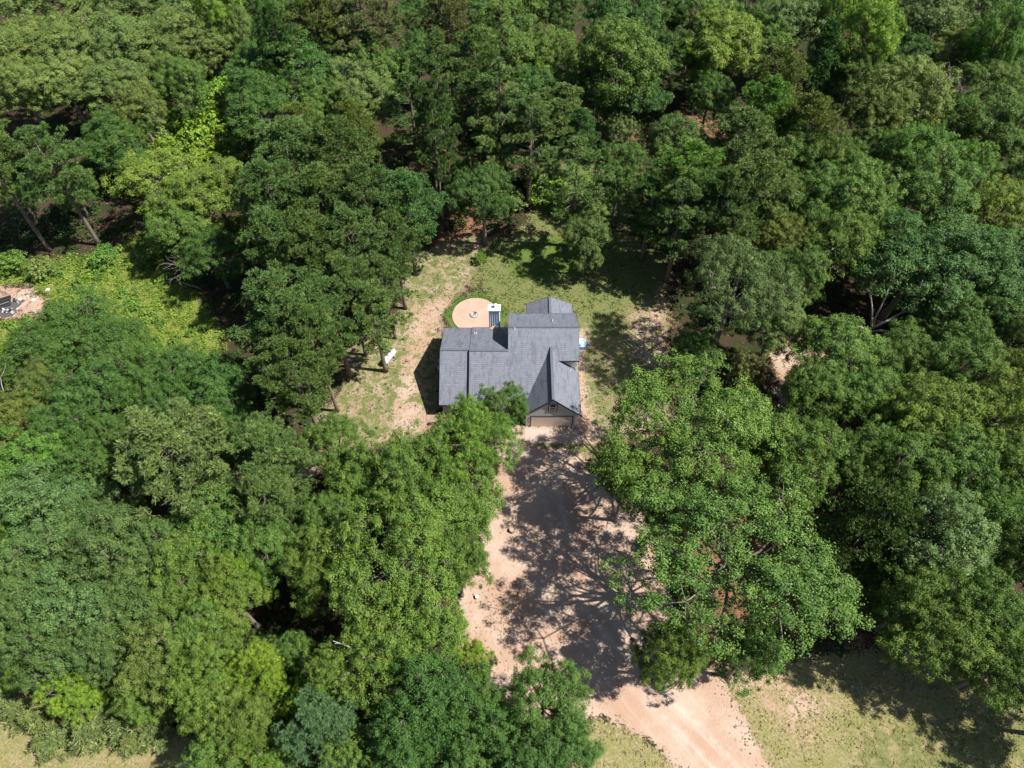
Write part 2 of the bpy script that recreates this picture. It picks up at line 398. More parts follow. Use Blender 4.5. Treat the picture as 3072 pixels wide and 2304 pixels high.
TREES = [
('oak', -91.2, 134.09, 7.13, 14, 'l', 'light green oak cut by the top left corner of the photo'),
('oak', -79.93, 131.6, 7.05, 14, 'l', 'light green oak at the top edge, second from the left corner'),
('oak', -68.69, 130.38, 7.01, 14, 'l', 'light green oak at the top edge, third from the left corner'),
('oak', -58.18, 129.17, 6.63, 14, 'l', 'light green oak at the top edge, left of the bright yellow-green slender tree'),
('oak', -82.6, 114.62, 6.5, 14, 'l', 'light green oak at the left edge just below the corner oak'),
('oak', -74.09, 115.67, 6.86, 14, 'l', 'round light green oak in the second row down, second from left edge'),
('oak', -65.32, 116.2, 6.55, 14, 'l', 'round light green oak in the second row down, third from left edge'),
('oak', -56.77, 115.67, 6.21, 14, 'l', 'light green oak above the black gap, fourth in the second row from the left'),
('oak', -51.02, 117.26, 5.27, 14, 'l', 'light green oak whose lobes overhang the black gap left of the dark oak wood'),
('oak', -77.62, 103.75, 5.23, 14, 'l', 'light green oak at the left edge, just above the tall pines'),
('oak', -70.43, 104.22, 5.24, 14, 'l', 'light green oak with bare trunk showing, above the tall meadow pines'),
('oak', -62.52, 104.22, 5.55, 14, 'l', 'light green oak between the pines and the black gap'),
('oak', -56.6, 96.99, 3.56, 14, 'l', 'small light green oak with pale twigs beside the yellow-green thicket'),
('oak', -52.37, 104.69, 4.33, 14, 'm', 'mid green oak with a dead pale branch, right above the yellow-green thicket'),
('oak', -48.57, 119.72, 4.05, 19.0, 'y', 'bright yellow-green slender tree at the top edge left of centre'),
('oak', -46.17, 118.46, 2.96, 15.7, 'l', 'narrow pale green tree right of the bright slender tree'),
('oak', -43.87, 129.17, 5.93, 14, 'd', 'dark green oak at the top edge right of the narrow pale tree'),
('pine', -36.45, 106.62, 3.14, 20, 'd', 'dark pine standing over the black hollow right of the narrow pale tree'),
('pine', -31.43, 111.63, 4.98, 20, 'o', 'olive green pine at the top edge, left of the brownish pine'),
('pine', -23.91, 112.15, 5.87, 20, 'k', 'brownish olive pine, the brownest crown at the top edge'),
('oak', -33.65, 107.37, 7.12, 16.8, 'd', 'dark green oak with bare white twigs, widest crown of the dark oak wood'),
('oak', -40.99, 107.08, 5.32, 14, 'd', 'dark green oak on the left side of the dark oak wood'),
('oak', -27.5, 114.1, 5.51, 14, 'd', 'dark green oak right below the brownish olive pine'),
('oak', -22.0, 109.53, 4.75, 14, 'm', 'mid green oak, rightmost of the dark oak wood'),
('oak', -23.49, 101.9, 4.87, 14, 'l', 'lighter green oak below the dark oak wood'),
('oak', -29.71, 100.09, 3.92, 14, 'm', 'mid green oak standing over a dark hollow below the dark oak wood'),
('oak', -37.93, 97.43, 5.35, 14, 'd', 'dark vine-hung tree with a grey dead limb, beside the yellow-green thicket'),
('pine', -30.03, 89.28, 3.2, 15.0, 'o', 'low olive pine above the big pine stand'),
('pine', -21.79, 86.6, 3.37, 17.0, 'o', 'round olive pine at the upper right of the big pine stand'),
('oak', -59.87, 92.87, 5.0, 11.2, 'd', 'dark green low tree left of the yellow-green thicket'),
('oak', -55.95, 88.78, 3.2, 9.0, 'd', 'small dark green tree at the lower left of the yellow-green thicket'),
('bush', -53.79, 103.61, 3.22, 4.5, 'y', 'yellow-green bush on the left of the sunlit thicket'),
('bush', -49.35, 106.07, 3.55, 5.0, 'y', 'yellow-green bush at the upper right of the sunlit thicket'),
('bush', -49.07, 98.75, 3.99, 5.6, 'y', 'yellow-green bush in the middle of the sunlit thicket'),
('bush', -53.78, 97.26, 2.83, 4.0, 'y', 'yellow-green bush at the bottom left of the sunlit thicket'),
('bush', -50.7, 113.49, 3.07, 4.3, 'y', 'yellow-green bush at the top tip of the sunlit thicket'),
('bush', -45.02, 98.4, 2.56, 3.6, 'y', 'yellow-green bush half in shade at the right of the sunlit thicket'),
('bush', -57.65, 99.27, 2.58, 3.6, 'l', 'green bush between the low dark tree and the thicket'),
('bush', -42.49, 96.67, 2.54, 3.6, 'm', 'shaded green bush under the vine-hung tree'),
('oak', -48.43, 80.49, 5.69, 13.4, 'u', 'yellowish light green tree at the head of the left meadow'),
('oak', -40.96, 78.35, 5.35, 13.4, 'u', 'light green tree between the meadow tree and the big pine stand'),
('oak', -44.67, 73.25, 4.2, 11.2, 'm', 'grey-green tree with dead tangled twigs casting shade on the meadow'),
('bush', -40.56, 78.85, 2.3, 3.2, 'y', 'yellow-green bush glowing in the shade under the big pines'),
('oak', -39.35, 68.88, 4.11, 10.1, 'd', 'dark green tree in shade beside the dead grey tangle'),
('pine', -27.54, 75.36, 5.41, 21.0, 'p', 'broad pine at the upper left of the big pine stand'),
('pine', -22.18, 76.04, 4.49, 21.0, 'p', 'broad pine at the top of the big pine stand'),
('pine', -28.66, 68.3, 4.26, 21.0, 'p', 'broad pine on the left side of the big pine stand'),
('pine', -23.28, 68.63, 4.53, 20.0, 'p', 'broad pine in the centre of the big pine stand'),
('pine', -18.1, 69.25, 4.09, 20.0, 'p', 'broad pine right of the centre of the big pine stand'),
('pine', -13.51, 71.45, 4.95, 17.0, 'b', 'dense blue-green pine at the right end of the big pine stand'),
('pine', -27.43, 61.88, 3.7, 19.0, 'p', 'pine in the lower left of the big pine stand'),
('pine', -22.82, 61.04, 3.68, 19.0, 'p', 'pine in the lower middle of the big pine stand'),
('pine', -18.57, 62.44, 3.93, 19.0, 'q', 'lighter green pine in the lower right of the big pine stand'),
('pine', -14.45, 64.98, 3.41, 16.0, 'p', 'pine at the lower right tip of the big pine stand, nearest the patio'),
('pine', -18.89, 56.95, 3.41, 17.0, 'q', 'light green pine between the pine stand and the propane tank'),
('pine', -15.34, 59.75, 2.67, 14.0, 'q', 'light green pine at the yard edge above the propane tank'),
('pine', -25.06, 50.79, 4.37, 20.0, 'p', 'big round pine between the meadow and the west yard, upper crown'),
('pine', -21.25, 48.2, 3.34, 19.0, 'p', 'big round pine left of the propane tank'),
('pine', -22.43, 43.95, 3.64, 18.0, 'p', 'big round pine at the foot of the west yard, above the white oak row'),
('oak', -15.8, 124.48, 5.8, 14, 'd', 'very dark oak at the top edge right of the brownish pine'),
('oak', -15.65, 111.53, 3.84, 14, 'd', 'very dark tree below the top edge, left of the domed oak'),
('pine', -10.5, 115.28, 3.9, 19.0, 'k', 'thin brownish pine with bare stem at the top edge'),
('oak', -6.84, 126.8, 5.17, 14, 'd', 'dark oak at the top edge above the domed oak'),
('oak', 0.53, 128.58, 6.61, 14, 'm', 'mid green oak at the top edge above the domed oak'),
('oak', 7.94, 127.98, 4.51, 14, 'd', 'dark oak at the top edge just right of the centre'),
('oak', -0.85, 109.04, 6.52, 17.9, 'm', 'wide domed oak in the wood behind the house'),
('oak', 6.03, 107.37, 5.26, 16.8, 'm', 'domed oak right of the wide domed oak behind the house'),
('pine', -5.43, 99.57, 3.84, 20.0, 'p', 'round pine left of the wide domed oak behind the house'),
('airpine', -10.91, 96.45, 4.33, 21, 'p', 'tall pine above the group of three bare trunks'),
('oak', 3.3, 100.41, 4.52, 14.6, 'd', 'dark green oak below the wide domed oak'),
('airpine', -14.37, 91.46, 3.74, 18, 'p', 'pine left of the tall pine above the three trunks'),
('airpine', -1.67, 89.75, 4.42, 21, 'g', 'pale grey-green pine behind the house, the palest pine crown'),
('airpine', -5.0, 90.36, 3.17, 19, 'p', 'darker pine left of the palest pine'),
('airpine', 6.89, 90.92, 4.29, 17, 'q', 'green pine right of the palest pine'),
('pine', 9.79, 89.62, 2.96, 14.0, 'b', 'blue-green pine tip at the right of the pine row behind the house'),
('airpine', 2.49, 85.91, 4.14, 18, 'q', 'pine with long bare leaning trunk behind the patio lawn'),
('airpine', -3.57, 85.89, 3.16, 15, 'w', 'yellowish pine with drooping brown-tipped boughs behind the yard'),
('oak', -3.91, 77.65, 3.99, 13.4, 'd', 'dark vine-clad tree standing by the brown shade behind the yard'),
('oak', -6.78, 83.98, 2.53, 10.1, 'd', 'dark small tree between the three trunks and the vine-clad tree'),
('bush', -0.81, 85.64, 2.13, 3.0, 'l', 'light green bush beside the leaning pine trunk'),
('airpine', 8.49, 77.17, 4.41, 18, 'q', 'loose light pine with grey trunk behind the house roof'),
('oak', 9.99, 71.43, 3.13, 10.1, 'q', 'light green sapling in front of the loose light pine'),
('bush', 5.28, 87.8, 3.22, 4.5, 'y', 'bright green bush in the sun between two pine trunks'),
('oak', 15.26, 83.42, 3.86, 13.4, 'd', 'tree with several bare stems right of the loose light pine'),
('oak', 17.16, 116.65, 6.07, 20.2, 'd', 'tall dark oak at the top edge right of centre'),
('oak', 15.91, 103.25, 6.52, 21.3, 'm', 'tall dark green oak over the shady track, upper right of centre'),
('oak', 13.88, 103.75, 4.92, 14, 'd', 'dark green oak at the left of the shady track'),
('oak', 18.96, 101.9, 4.87, 14, 'd', 'dark green oak directly above the shady track'),
('oak', 16.43, 98.39, 2.76, 9.0, 'g', 'small grey-green tree lit at the foot of the tall dark oaks'),
('oak', 25.44, 125.63, 5.49, 14, 'd', 'dark oak at the top edge left of the orange-tipped tree'),
('oak', 24.98, 112.55, 5.15, 14, 'd', 'dark oak left of the orange-tipped tree'),
('oak', 31.72, 124.48, 5.46, 14, 'm', 'mid green oak at the top edge behind the orange-tipped tree'),
('oak', 34.19, 112.06, 6.31, 17.9, 'u', 'yellow-green tree with orange-tipped top in the upper right'),
('oak', 31.08, 109.9, 3.48, 14.6, 'u', 'smaller yellow-green tree with orange tips at the left of the larger one'),
('oak', 42.91, 116.73, 4.93, 14, 'm', 'olive green tree right of the orange-tipped tree'),
('pine', 39.57, 99.53, 4.19, 17.0, 'o', 'olive pine below the orange-tipped tree'),
('oak', 31.31, 102.72, 3.7, 12.3, 'd', 'dark tree over the sunlit leaf litter in the upper right'),
('oak', 41.5, 126.8, 4.83, 14, 'm', 'mid green oak at the top edge behind the orange-tipped crown'),
('oak', 48.36, 119.5, 5.57, 17.9, 'g', 'grey-green oak at the top edge left of the brightest tree'),
('oak', 53.87, 118.08, 3.56, 19.0, 'y', 'bright yellow-green tree at the top edge, left twin of the brightest tree'),
('oak', 57.13, 111.41, 4.67, 20.2, 'y', 'brightest yellow-green tree in the upper right'),
('oak', 66.48, 125.63, 4.12, 14, 'o', 'olive tree at the top edge behind the brightest tree'),
('oak', 70.19, 119.5, 6.22, 17.9, 'g', 'grey-green oak at the top edge right of the brightest tree'),
('oak', 79.19, 124.01, 5.36, 17.9, 'g', 'grey-green oak at the top edge near the right corner'),
('oak', 76.14, 108.4, 4.29, 20.2, 'z', 'fresh green tall tree near the top right corner'),
('oak', 89.35, 125.63, 4.8, 14, 'd', 'dark oak in the top right corner'),
('oak', 81.75, 107.57, 5.02, 14, 'd', 'dark grey oak at the right edge below the fresh green tree'),
('oak', 73.22, 113.58, 4.85, 14, 'o', 'brownish green tree right of the black gap in the upper right'),
('cedar', 49.39, 108.67, 4.59, 17, 'b', 'dark blue-green cone-shaped tree below the bright tree'),
('oak', 54.97, 107.21, 3.77, 13.4, 'm', 'green tree under the brightest tree'),
('pine', 41.1, 86.61, 4.12, 18.0, 'o', 'olive pine in the middle of the right wood'),
('oak', 58.41, 96.95, 5.82, 17.9, 'w', 'pale yellow-green oak with the lightest round crown at the right'),
('oak', 53.66, 94.06, 4.34, 15.7, 'o', 'olive oak joined to the left side of the lightest round crown'),
('oak', 69.67, 90.75, 5.4, 15.7, 'm', 'rounded oak at the right edge beside the grey dead twigs'),
('oak', 68.85, 97.34, 3.3, 12.3, 'z', 'small fresh green tree below the grey dead twigs'),
('oak', 74.99, 91.51, 4.61, 14, 'm', 'rounded oak cut by the right edge beside the grey dead twigs'),
('pine', 35.31, 88.58, 3.88, 19.0, 'z', 'fresh green pine at the top of the right pine ridge'),
('pine', 30.4, 80.99, 4.7, 19.0, 'q', 'light pine on the right pine ridge'),
('oak', 23.36, 88.58, 4.23, 14.6, 'q', 'rounded pale green tree right of the sunlit yard strip behind the house'),
('pine', 23.05, 76.43, 4.35, 18.0, 'z', 'fresh green pine below the rounded pale tree'),
('pine', 30.59, 72.11, 4.2, 19.0, 'q', 'pine in the middle of the right pine ridge'),
('pine', 25.91, 70.51, 3.95, 18.0, 'p', 'pine on the lower left of the right pine ridge'),
('oak', 38.91, 83.74, 4.09, 15.7, 'm', 'mid green oak right of the right pine ridge'),
('airpine', 21.65, 70.14, 4.01, 17, 'p', 'dark pine above the east yard shade'),
('airpine', 18.59, 74.44, 3.68, 15, 'd', 'darkest pine behind the east yard'),
('pine', 27.11, 67.02, 3.25, 15.0, 'q', 'pine above the big grey-green oak'),
('oak', 44.11, 82.25, 4.06, 15.7, 'm', 'mid green oak left of the large oaks in the right wood'),
('oak', 45.46, 75.01, 5.4, 16.8, 'm', 'large mid green oak in the centre of the right wood'),
('oak', 39.27, 73.87, 4.37, 15.7, 'm', 'oak on the left of the large mid green oak in the right wood'),
('oak', 56.42, 84.49, 4.93, 15.7, 'z', 'fresh green oak in the right wood below the lightest round crown'),
('oak', 56.67, 75.89, 5.46, 15.7, 'm', 'large oak in the right wood, right of the central one'),
('oak', 64.54, 84.17, 3.6, 13.4, 'z', 'small fresh green oak on the upper right of the large oak'),
('oak', 63.86, 73.4, 4.38, 14.6, 'u', 'yellow-green oak near the right edge of the wood'),
('oak', 69.86, 79.32, 3.22, 14, 'd', 'dark shaded oak at the right edge above the yellow-green oak'),
('oak', 34.69, 69.07, 3.79, 13.4, 'o', 'olive oak beside a fallen pale branch'),
('oak', 41.22, 67.06, 4.7, 14.6, 'm', 'mid green oak above the bare white dead tree'),
('oak', 49.01, 71.14, 3.09, 12.3, 'm', 'small oak in the dark gap left of the smooth dark oaks'),
('oak', 49.8, 63.34, 6.0, 15.7, 'b', 'smooth dark blue-green oak, largest at the right above the dead tree'),
('oak', 57.37, 62.77, 5.98, 15.7, 'b', 'smooth dark blue-green oak at the right, right of the largest one'),
('oak', 63.9, 64.67, 4.39, 14.6, 'm', 'oak cut by the right edge beside the smooth dark oaks'),
('oak', 52.71, 56.01, 3.96, 12.3, 'd', 'dark oak below the smooth dark oaks, right of the dead tree'),
('oak', 58.27, 56.96, 3.96, 13.4, 'd', 'dark oak near the right edge below the smooth dark oaks'),
('oak', 58.99, 52.91, 2.74, 12.3, 'g', 'small grey-green tree at the right edge, level with the garage ridge'),
('bush', 53.76, 59.39, 2.05, 2.9, 'm', 'bush in the black gap right of the dead tree'),
('bush', -4.57, 74.01, 0.9, 1.3, 'z', 'low bright green plant clump at the shade edge north of the patio'),
('bush', -1.74, 76.75, 0.91, 1.3, 'l', 'low pale green plant clump left of the leaning pine trunk'),
('oak', -71.94, 83.18, 2.95, 7.8, 'd', 'added low dark tree that darkens the shaded hollow under the tall meadow pines, left one'),  # this and the next are added trees, there to darken the shaded hollow
('oak', -64.09, 83.55, 2.95, 7.8, 'd', 'added low dark tree that darkens the shaded hollow under the tall meadow pines, right one'),
('oak', 65.96, 113.71, 4.54, 13.4, 'd', 'dark oak in the gap between the brightest tree and the lightest round crown'),
('oak', 74.27, 102.7, 4.88, 14.6, 'm', 'mid green oak below the fresh green tall tree near the right corner'),
('oak', 53.02, 89.61, 3.47, 11.2, 'd', 'dark low oak under the olive oaks of the right wood'),
('bush', -69.99, 72.24, 1.97, 2.8, 'z', 'bright green bush at the left edge above the burnt heap'),
('bush', -65.82, 71.47, 1.67, 2.3, 'l', 'pale green bush in the meadow above the burnt heap'),
('bush', -57.96, 73.77, 1.69, 2.4, 'z', 'bright green bush at the head of the meadow beside the bare pine trunk'),
('bush', -50.68, 93.32, 2.5, 3.5, 'y', 'yellow-green bush between the thicket and the meadow trees'),
('bush', -51.39, 74.23, 2.0, 2.8, 'm', 'shaded bush at the edge of the tree shadow on the meadow'),
('bigoak', 25.15, 55.74, 6.53, 19.8, 'g', 'big grey-green oak on the east side of the yard'),
('oak', 31.26, 55.38, 3.45, 13.4, 'g', 'grey-green oak joined to the lower right of the big grey oak'),
('oak', 21.6, 52.64, 3.02, 9.0, 'd', 'dark shaded ivy-clad tree under the big grey-green oak'),
('oak', 28.21, 50.94, 2.31, 7.8, 'k', 'small thin brownish tree below the big grey-green oak'),
('oak', 34.88, 62.48, 3.38, 13.4, 'm', 'mid green oak right of the big grey-green oak'),
('oak', 36.57, 49.78, 4.61, 14.6, 'm', 'oak directly below the bare white dead tree'),
('oak', 32.83, 44.33, 3.61, 13.4, 'm', 'oak right of the brown bare strip, below the dead tree'),
('oak', 37.79, 43.89, 3.6, 13.4, 'm', 'oak filling between the dead tree oak and the yellowish oaks'),
('oak', 43.9, 49.39, 3.75, 13.4, 'm', 'oak right below the dead tree with paler leaves'),
('oak', 49.25, 46.51, 3.86, 14.6, 'm', 'oak in the right wood level with the garage door'),
('oak', 43.28, 40.77, 4.48, 15.7, 'u', 'yellowish green oak in the right wood below the garage level'),
('oak', 50.75, 41.19, 4.08, 15.7, 'u', 'yellowish green oak near the right edge below the garage level'),
('oak', 56.47, 46.12, 3.23, 13.4, 'o', 'olive oak at the right edge above the yellowish oaks'),
('bigoak', 17.79, 37.08, 9.49, 18.7, 'v', 'huge spreading oak right of the driveway, the upper one'),
('bigoak', 19.04, 24.0, 9.71, 19.8, 'm', 'huge spreading oak right of the driveway, the lower one'),
('oak', 27.5, 35.17, 4.63, 16.8, 'v', 'oak merging into the right flank of the two huge oaks'),
('oak', 11.39, 33.72, 2.71, 14.6, 'v', 'oak limb-sized tree leaning over the driveway from the upper huge oak'),
('oak', 14.12, 17.43, 2.9, 12.3, 'v', 'low oak at the bottom left of the lower huge oak beside the track'),
('oak', 20.82, 17.43, 2.9, 12.3, 'm', 'low oak at the bottom of the lower huge oak by the dry grass'),
('cedar2', 34.52, 28.84, 4.26, 14, 'c', 'dense dark cedar right of the lower huge oak'),
('cedar2', 34.99, 24.51, 2.54, 9, 'c', 'smaller dense cedar below the dark one'),
('oak', 34.84, 36.02, 3.38, 13.4, 'm', 'oak right of the huge oaks, above the cedar'),
('oak', 39.15, 35.61, 3.74, 14.6, 'm', 'oak between the cedar and the right wood'),
('oak', 44.4, 35.23, 4.12, 14.6, 'm', 'oak in the lower right wood, upper row middle'),
('oak', 49.27, 34.85, 3.91, 14.6, 'm', 'oak at the right edge, upper row of the lower right wood'),
('oak', 40.11, 27.05, 4.53, 15.7, 'g', 'pale leaved oak right of the dark cedar'),
('oak', 46.1, 29.41, 3.55, 14.6, 'm', 'oak at the right edge beside the pale leaved oak'),
('oak', 46.69, 24.76, 3.41, 14.6, 'm', 'oak cut by the right edge below the pale leaved oak'),
('oak', 36.56, 21.96, 3.32, 14.6, 'm', 'oak below the pale leaved oak, over the dark shade'),
('oak', 36.84, 18.36, 3.75, 13.4, 'm', 'oak overhanging the dry grass at lower right'),
('oak', 41.47, 20.76, 3.46, 14.6, 'm', 'oak in the lower right wood, second from the right edge'),
('oak', 42.17, 16.4, 3.35, 13.4, 'm', 'oak at the right edge above the dry grass'),
('oak', 45.5, 14.84, 2.35, 11.2, 'v', 'small oak at the right edge, lowest in the corner'),
('oak', 47.82, 17.87, 3.7, 14.6, 'm', 'oak mostly outside the right edge of the photo'),
('oak', 49.23, 12.18, 3.85, 13.4, 'm', 'oak outside the lower right corner'),
('oak', 53.44, 31.53, 4.56, 14.6, 'm', 'oak outside the right edge level with the cedar'),
('oak', -50.46, 53.93, 4.59, 12.3, 'd', 'dark green oak at the lower edge of the left meadow'),
('oak', -54.39, 50.92, 3.82, 12.3, 'd', 'dark green oak below the burn pile'),
('oak', -44.63, 50.44, 3.81, 12.3, 'd', 'dark green oak at the right lower edge of the left meadow'),
('oak', -58.71, 50.09, 2.72, 10.1, 'y', 'yellow-green small tree at the left edge below the burn pile'),
('oak', -52.58, 45.79, 3.27, 11.2, 'o', 'olive yellow tree with bare twigs at the left edge'),
('oak', -54.11, 41.8, 3.17, 11.2, 'o', 'olive tree at the left edge level with the garage'),
('oak', -45.4, 44.77, 4.05, 13.4, 'd', 'dark green oak in the left wood, third row below the meadow'),
('oak', -41.04, 46.19, 3.69, 12.3, 'd', 'dark oak in the left wood below the meadow corner'),
('oak', -36.59, 47.58, 3.95, 12.3, 'd', 'dark bluish oak right of the meadow foot'),
('oak', -32.39, 45.73, 3.46, 12.3, 'd', 'dark bluish oak touching the big round pine'),
('oak', -37.42, 42.63, 2.96, 12.3, 'd', 'dark oak above the tall leaning pine crown'),
('oak', -30.6, 41.8, 2.96, 11.2, 'd', 'dark oak between the leaning pine and the yard pines'),
('oak', -47.32, 40.08, 3.32, 12.3, 'd', 'dark oak in the left wood above the fresh green one'),
('oak', -49.04, 35.64, 4.17, 13.4, 'z', 'fresh bright green oak at the left edge'),
('oak', -44.18, 35.26, 3.39, 12.3, 'd', 'dark oak right of the fresh bright green oak'),
('oak', -42.3, 38.84, 2.87, 12.3, 'd', 'dark oak left of the tall leaning pine crown'),
('oak', -50.25, 32.25, 2.53, 12.3, 'z', 'fresh green oak cut by the left edge below the bright one'),
('oak', -44.65, 30.46, 4.15, 14.6, 'h', 'grey-dark oak in the left wood, top of the wide grey canopy'),
('oak', -39.91, 29.75, 3.21, 13.4, 'h', 'grey-dark oak below the dark gap left of the leaning pine trunk'),
('pine', -31.65, 33.99, 5.23, 19.0, 'g', 'wide pale pine with a leaning grey trunk showing below'),
('pine', -23.4, 34.17, 3.74, 17.0, 'q', 'pine between the wide pale pine and the yard corner'),
('pine', -22.7, 29.66, 2.94, 16.0, 'q', 'pine below the yard corner, left of the gap with bare soil'),
('pine', -27.6, 36.12, 2.19, 16.0, 'q', 'narrow pine right of the wide pale pine'),
('oak', -48.03, 27.32, 2.43, 12.3, 'z', 'fresh green oak at the left edge beside the grey canopy'),
('oak', -42.71, 25.4, 3.79, 14.6, 'h', 'grey-dark oak on the left of the wide grey canopy'),
('oak', -36.74, 25.11, 4.28, 15.7, 'h', 'grey-dark oak in the middle of the wide grey canopy'),
('oak', -32.83, 26.38, 3.09, 14.6, 'h', 'grey-dark oak at the upper right of the wide grey canopy'),
('oak', -43.42, 21.06, 3.29, 14.6, 'h', 'grey-dark oak at the left edge of the wide grey canopy'),
('oak', -37.73, 20.23, 4.09, 15.7, 'h', 'largest grey-dark oak at the bottom of the wide grey canopy'),
('oak', -33.26, 20.76, 3.46, 14.6, 'h', 'grey-dark oak at the lower right of the wide grey canopy'),
('oak', -39.62, 17.31, 2.84, 14.6, 'h', 'palest grey oak at the lower left of the wide grey canopy'),
('oak', -35.74, 17.51, 2.88, 13.4, 'h', 'grey oak above the yellow bushes by the dry field'),
('oak', -46.47, 21.47, 1.61, 11.2, 'y', 'yellow-green tree cut by the left edge beside the grey canopy'),
('oak', -27.72, 28.38, 4.07, 14.6, 'm', 'round mid green oak below the wide pale pine'),
('oak', -23.21, 27.01, 3.14, 13.4, 'm', 'mid green oak right of the round one, by the dark gap'),
('oak', -29.73, 24.12, 3.74, 14.6, 'm', 'mid green oak right of the wide grey canopy'),
('oak', -25.56, 22.21, 3.18, 13.4, 'v', 'yellowish mid green oak left of the dark shade strip'),
('oak', -24.67, 24.03, 1.81, 12.3, 'y', 'small bright green tree beside a bare branch'),
('oak', -27.43, 18.94, 2.91, 13.4, 'm', 'mid green oak above the olive one, left of the bright tree'),
('oak', -30.21, 16.4, 3.18, 13.4, 'o', 'olive green oak near the brightest lower-left tree'),
('oak', -31.87, 14.19, 2.36, 10.1, 'm', 'green tree below the olive green oak'),
('oak', -25.56, 16.13, 2.84, 13.4, 'v', 'oak with brightest yellow flank above the dry field wood'),
('oak', -21.51, 15.86, 2.16, 13.4, 'y', 'brightest yellow-green tree in the lower left'),
('oak', -24.84, 13.2, 3.08, 13.4, 'v', 'green oak below the brightest yellow-green tree'),
('oak', -21.92, 11.56, 2.9, 12.3, 'v', 'green oak at the bottom edge, left of the blue-green pine'),
('oak', -23.86, 9.45, 2.71, 11.2, 'm', 'green oak on the bottom edge right of the dry field'),
('oak', -37.93, 14.6, 2.1, 10.1, 'y', 'yellow-green bushy tree at the edge of the dry field, left one'),
('oak', -36.69, 15.34, 1.81, 7.8, 'y', 'yellow-green bushy tree at the edge of the dry field, right one'),
('oak', -44.03, 16.86, 1.92, 9.0, 'm', 'dark drooping tree at the left edge above the dry field'),
('oak', -17.99, 14.62, 2.39, 9.0, 'y', 'yellow-green tree in shade left of the blue-green pine'),
('oak', -20.08, 18.02, 1.94, 9.0, 'm', 'green tree in the dark shade strip'),
('pine', -15.43, 10.93, 2.82, 13.0, 'b2', 'blue-green pine at the bottom edge left of centre'),
('oak', -12.9, 8.96, 2.54, 11.2, 'm', 'green tree on the bottom edge right of the blue-green pine'),
('oak', -19.65, 9.66, 2.28, 9.0, 'z', 'green tree on the bottom edge left of the blue-green pine'),
('bigoak', -4.43, 37.01, 4.97, 15.4, 'z', 'bright green spreading oak in front of the house'),
('oak', -0.88, 43.46, 2.83, 11.2, 'd', 'dark green tree against the roof in front of the house'),
('oak', -18.39, 38.43, 3.48, 12.3, 'm', 'green oak at the foot of the west yard'),
('oak', -14.89, 33.73, 3.71, 13.4, 'v', 'oak below the west yard, left of the bright front oak'),
('oak', -10.34, 33.33, 4.4, 15.7, 'v', 'oak joined to the left side of the bright front oak'),
('oak', -5.51, 30.46, 4.45, 14.6, 'v', 'oak left of the driveway stump'),
('bigoak', -9.64, 23.65, 7.31, 17.6, 'v', 'huge oak left of the driveway, lower of the row'),
('oak', -5.16, 25.36, 2.98, 13.4, 'v', 'oak at the left kerb of the driveway opposite the lower huge oak'),
('oak', -17.5, 30.09, 3.06, 12.3, 'm', 'shaded oak left of the huge left oak'),
('oak', -17.75, 24.4, 3.06, 13.4, 'v', 'oak on the left flank of the huge left oak'),
('oak', -11.57, 17.04, 4.0, 14.6, 'v', 'oak with a dead pale limb below the huge left oak'),
('oak', -7.38, 18.15, 3.37, 14.6, 'v', 'oak below the huge left oak, right of the dead limb'),
('oak', -14.85, 15.05, 2.64, 13.4, 'v', 'oak left of the dead limb, above the blue-green pine'),
('oak', -3.47, 17.15, 1.75, 9.0, 'y', 'small yellow-green tree at the driveway edge near the bottom'),
('oak', -6.73, 12.8, 4.16, 14.6, 'd', 'dark green oak at the bottom, left of the driveway'),
('oak', -2.35, 11.93, 3.36, 13.4, 'd', 'dark green oak at the bottom, second from the driveway'),
('oak', 2.88, 13.2, 3.41, 13.4, 'n', 'dark green oak at the bottom nearest the dirt track'),
('oak', 4.46, 10.31, 2.55, 12.3, 'n', 'green oak on the bottom edge touching the dry grass'),
('oak', -8.44, 9.47, 3.12, 13.4, 'd', 'dark oak on the bottom edge, left of the driveway oaks'),
('oak', -3.87, 8.76, 2.95, 13.4, 'n', 'green oak on the bottom edge, middle of the dark bottom group'),
('oak', 0.9, 9.0, 2.95, 13.4, 'n', 'green oak on the bottom edge, right in the dark bottom group'),
('pine', -67.1, 76.25, 4.6, 22, 'p', 'tall pine with a long leaning trunk at the left edge of the meadow'),
('pine', -60.24, 77.43, 4.2, 19, 'p', 'tall pine with bare trunk at the head of the meadow, right of the leaning one'),
('airpine', -16.01, 54.3, 3.4, 15, 'q', 'pine whose trunk stands right beside the propane tank'),
('airpine', -20.39, 53.46, 3.6, 17, 'p', 'dark-trunked pine left of the propane tank'),
('airpine', -11.04, 84.37, 2.6, 21, 'p', 'left trunk of the three tall bare pines behind the yard'),
('airpine', -9.71, 84.98, 2.6, 22, 'p', 'right trunk of the three tall bare pines behind the yard'),
('airpine', -10.33, 82.49, 2.4, 20, 'p', 'middle trunk of the three tall bare pines behind the yard'),
('young_pine', -46.9, 15.34, 1.7479999999999998, 4.455000000000001, 't', 'young pine at the far left of the dry field by the photo edge'),
('young_pine', -44.95, 13.61, 1.5294999999999996, 3.8610000000000007, 't', 'young pine in the dry field, second from the left edge'),
('young_pine', -42.59, 13.05, 1.8572499999999998, 4.455000000000001, 't', 'young pine in the dry field, third from the left edge'),
('young_pine', -40.55, 11.67, 1.4202499999999998, 3.5640000000000005, 't', 'small young pine in front of the third one in the dry field'),
('young_pine', -39.23, 13.05, 1.7479999999999998, 4.455000000000001, 't', 'young pine right below the left yellow-green bushy tree'),
('young_pine', -37.33, 11.94, 1.8572499999999998, 4.752000000000001, 't', 'young pine in front of the right yellow-green bushy tree'),
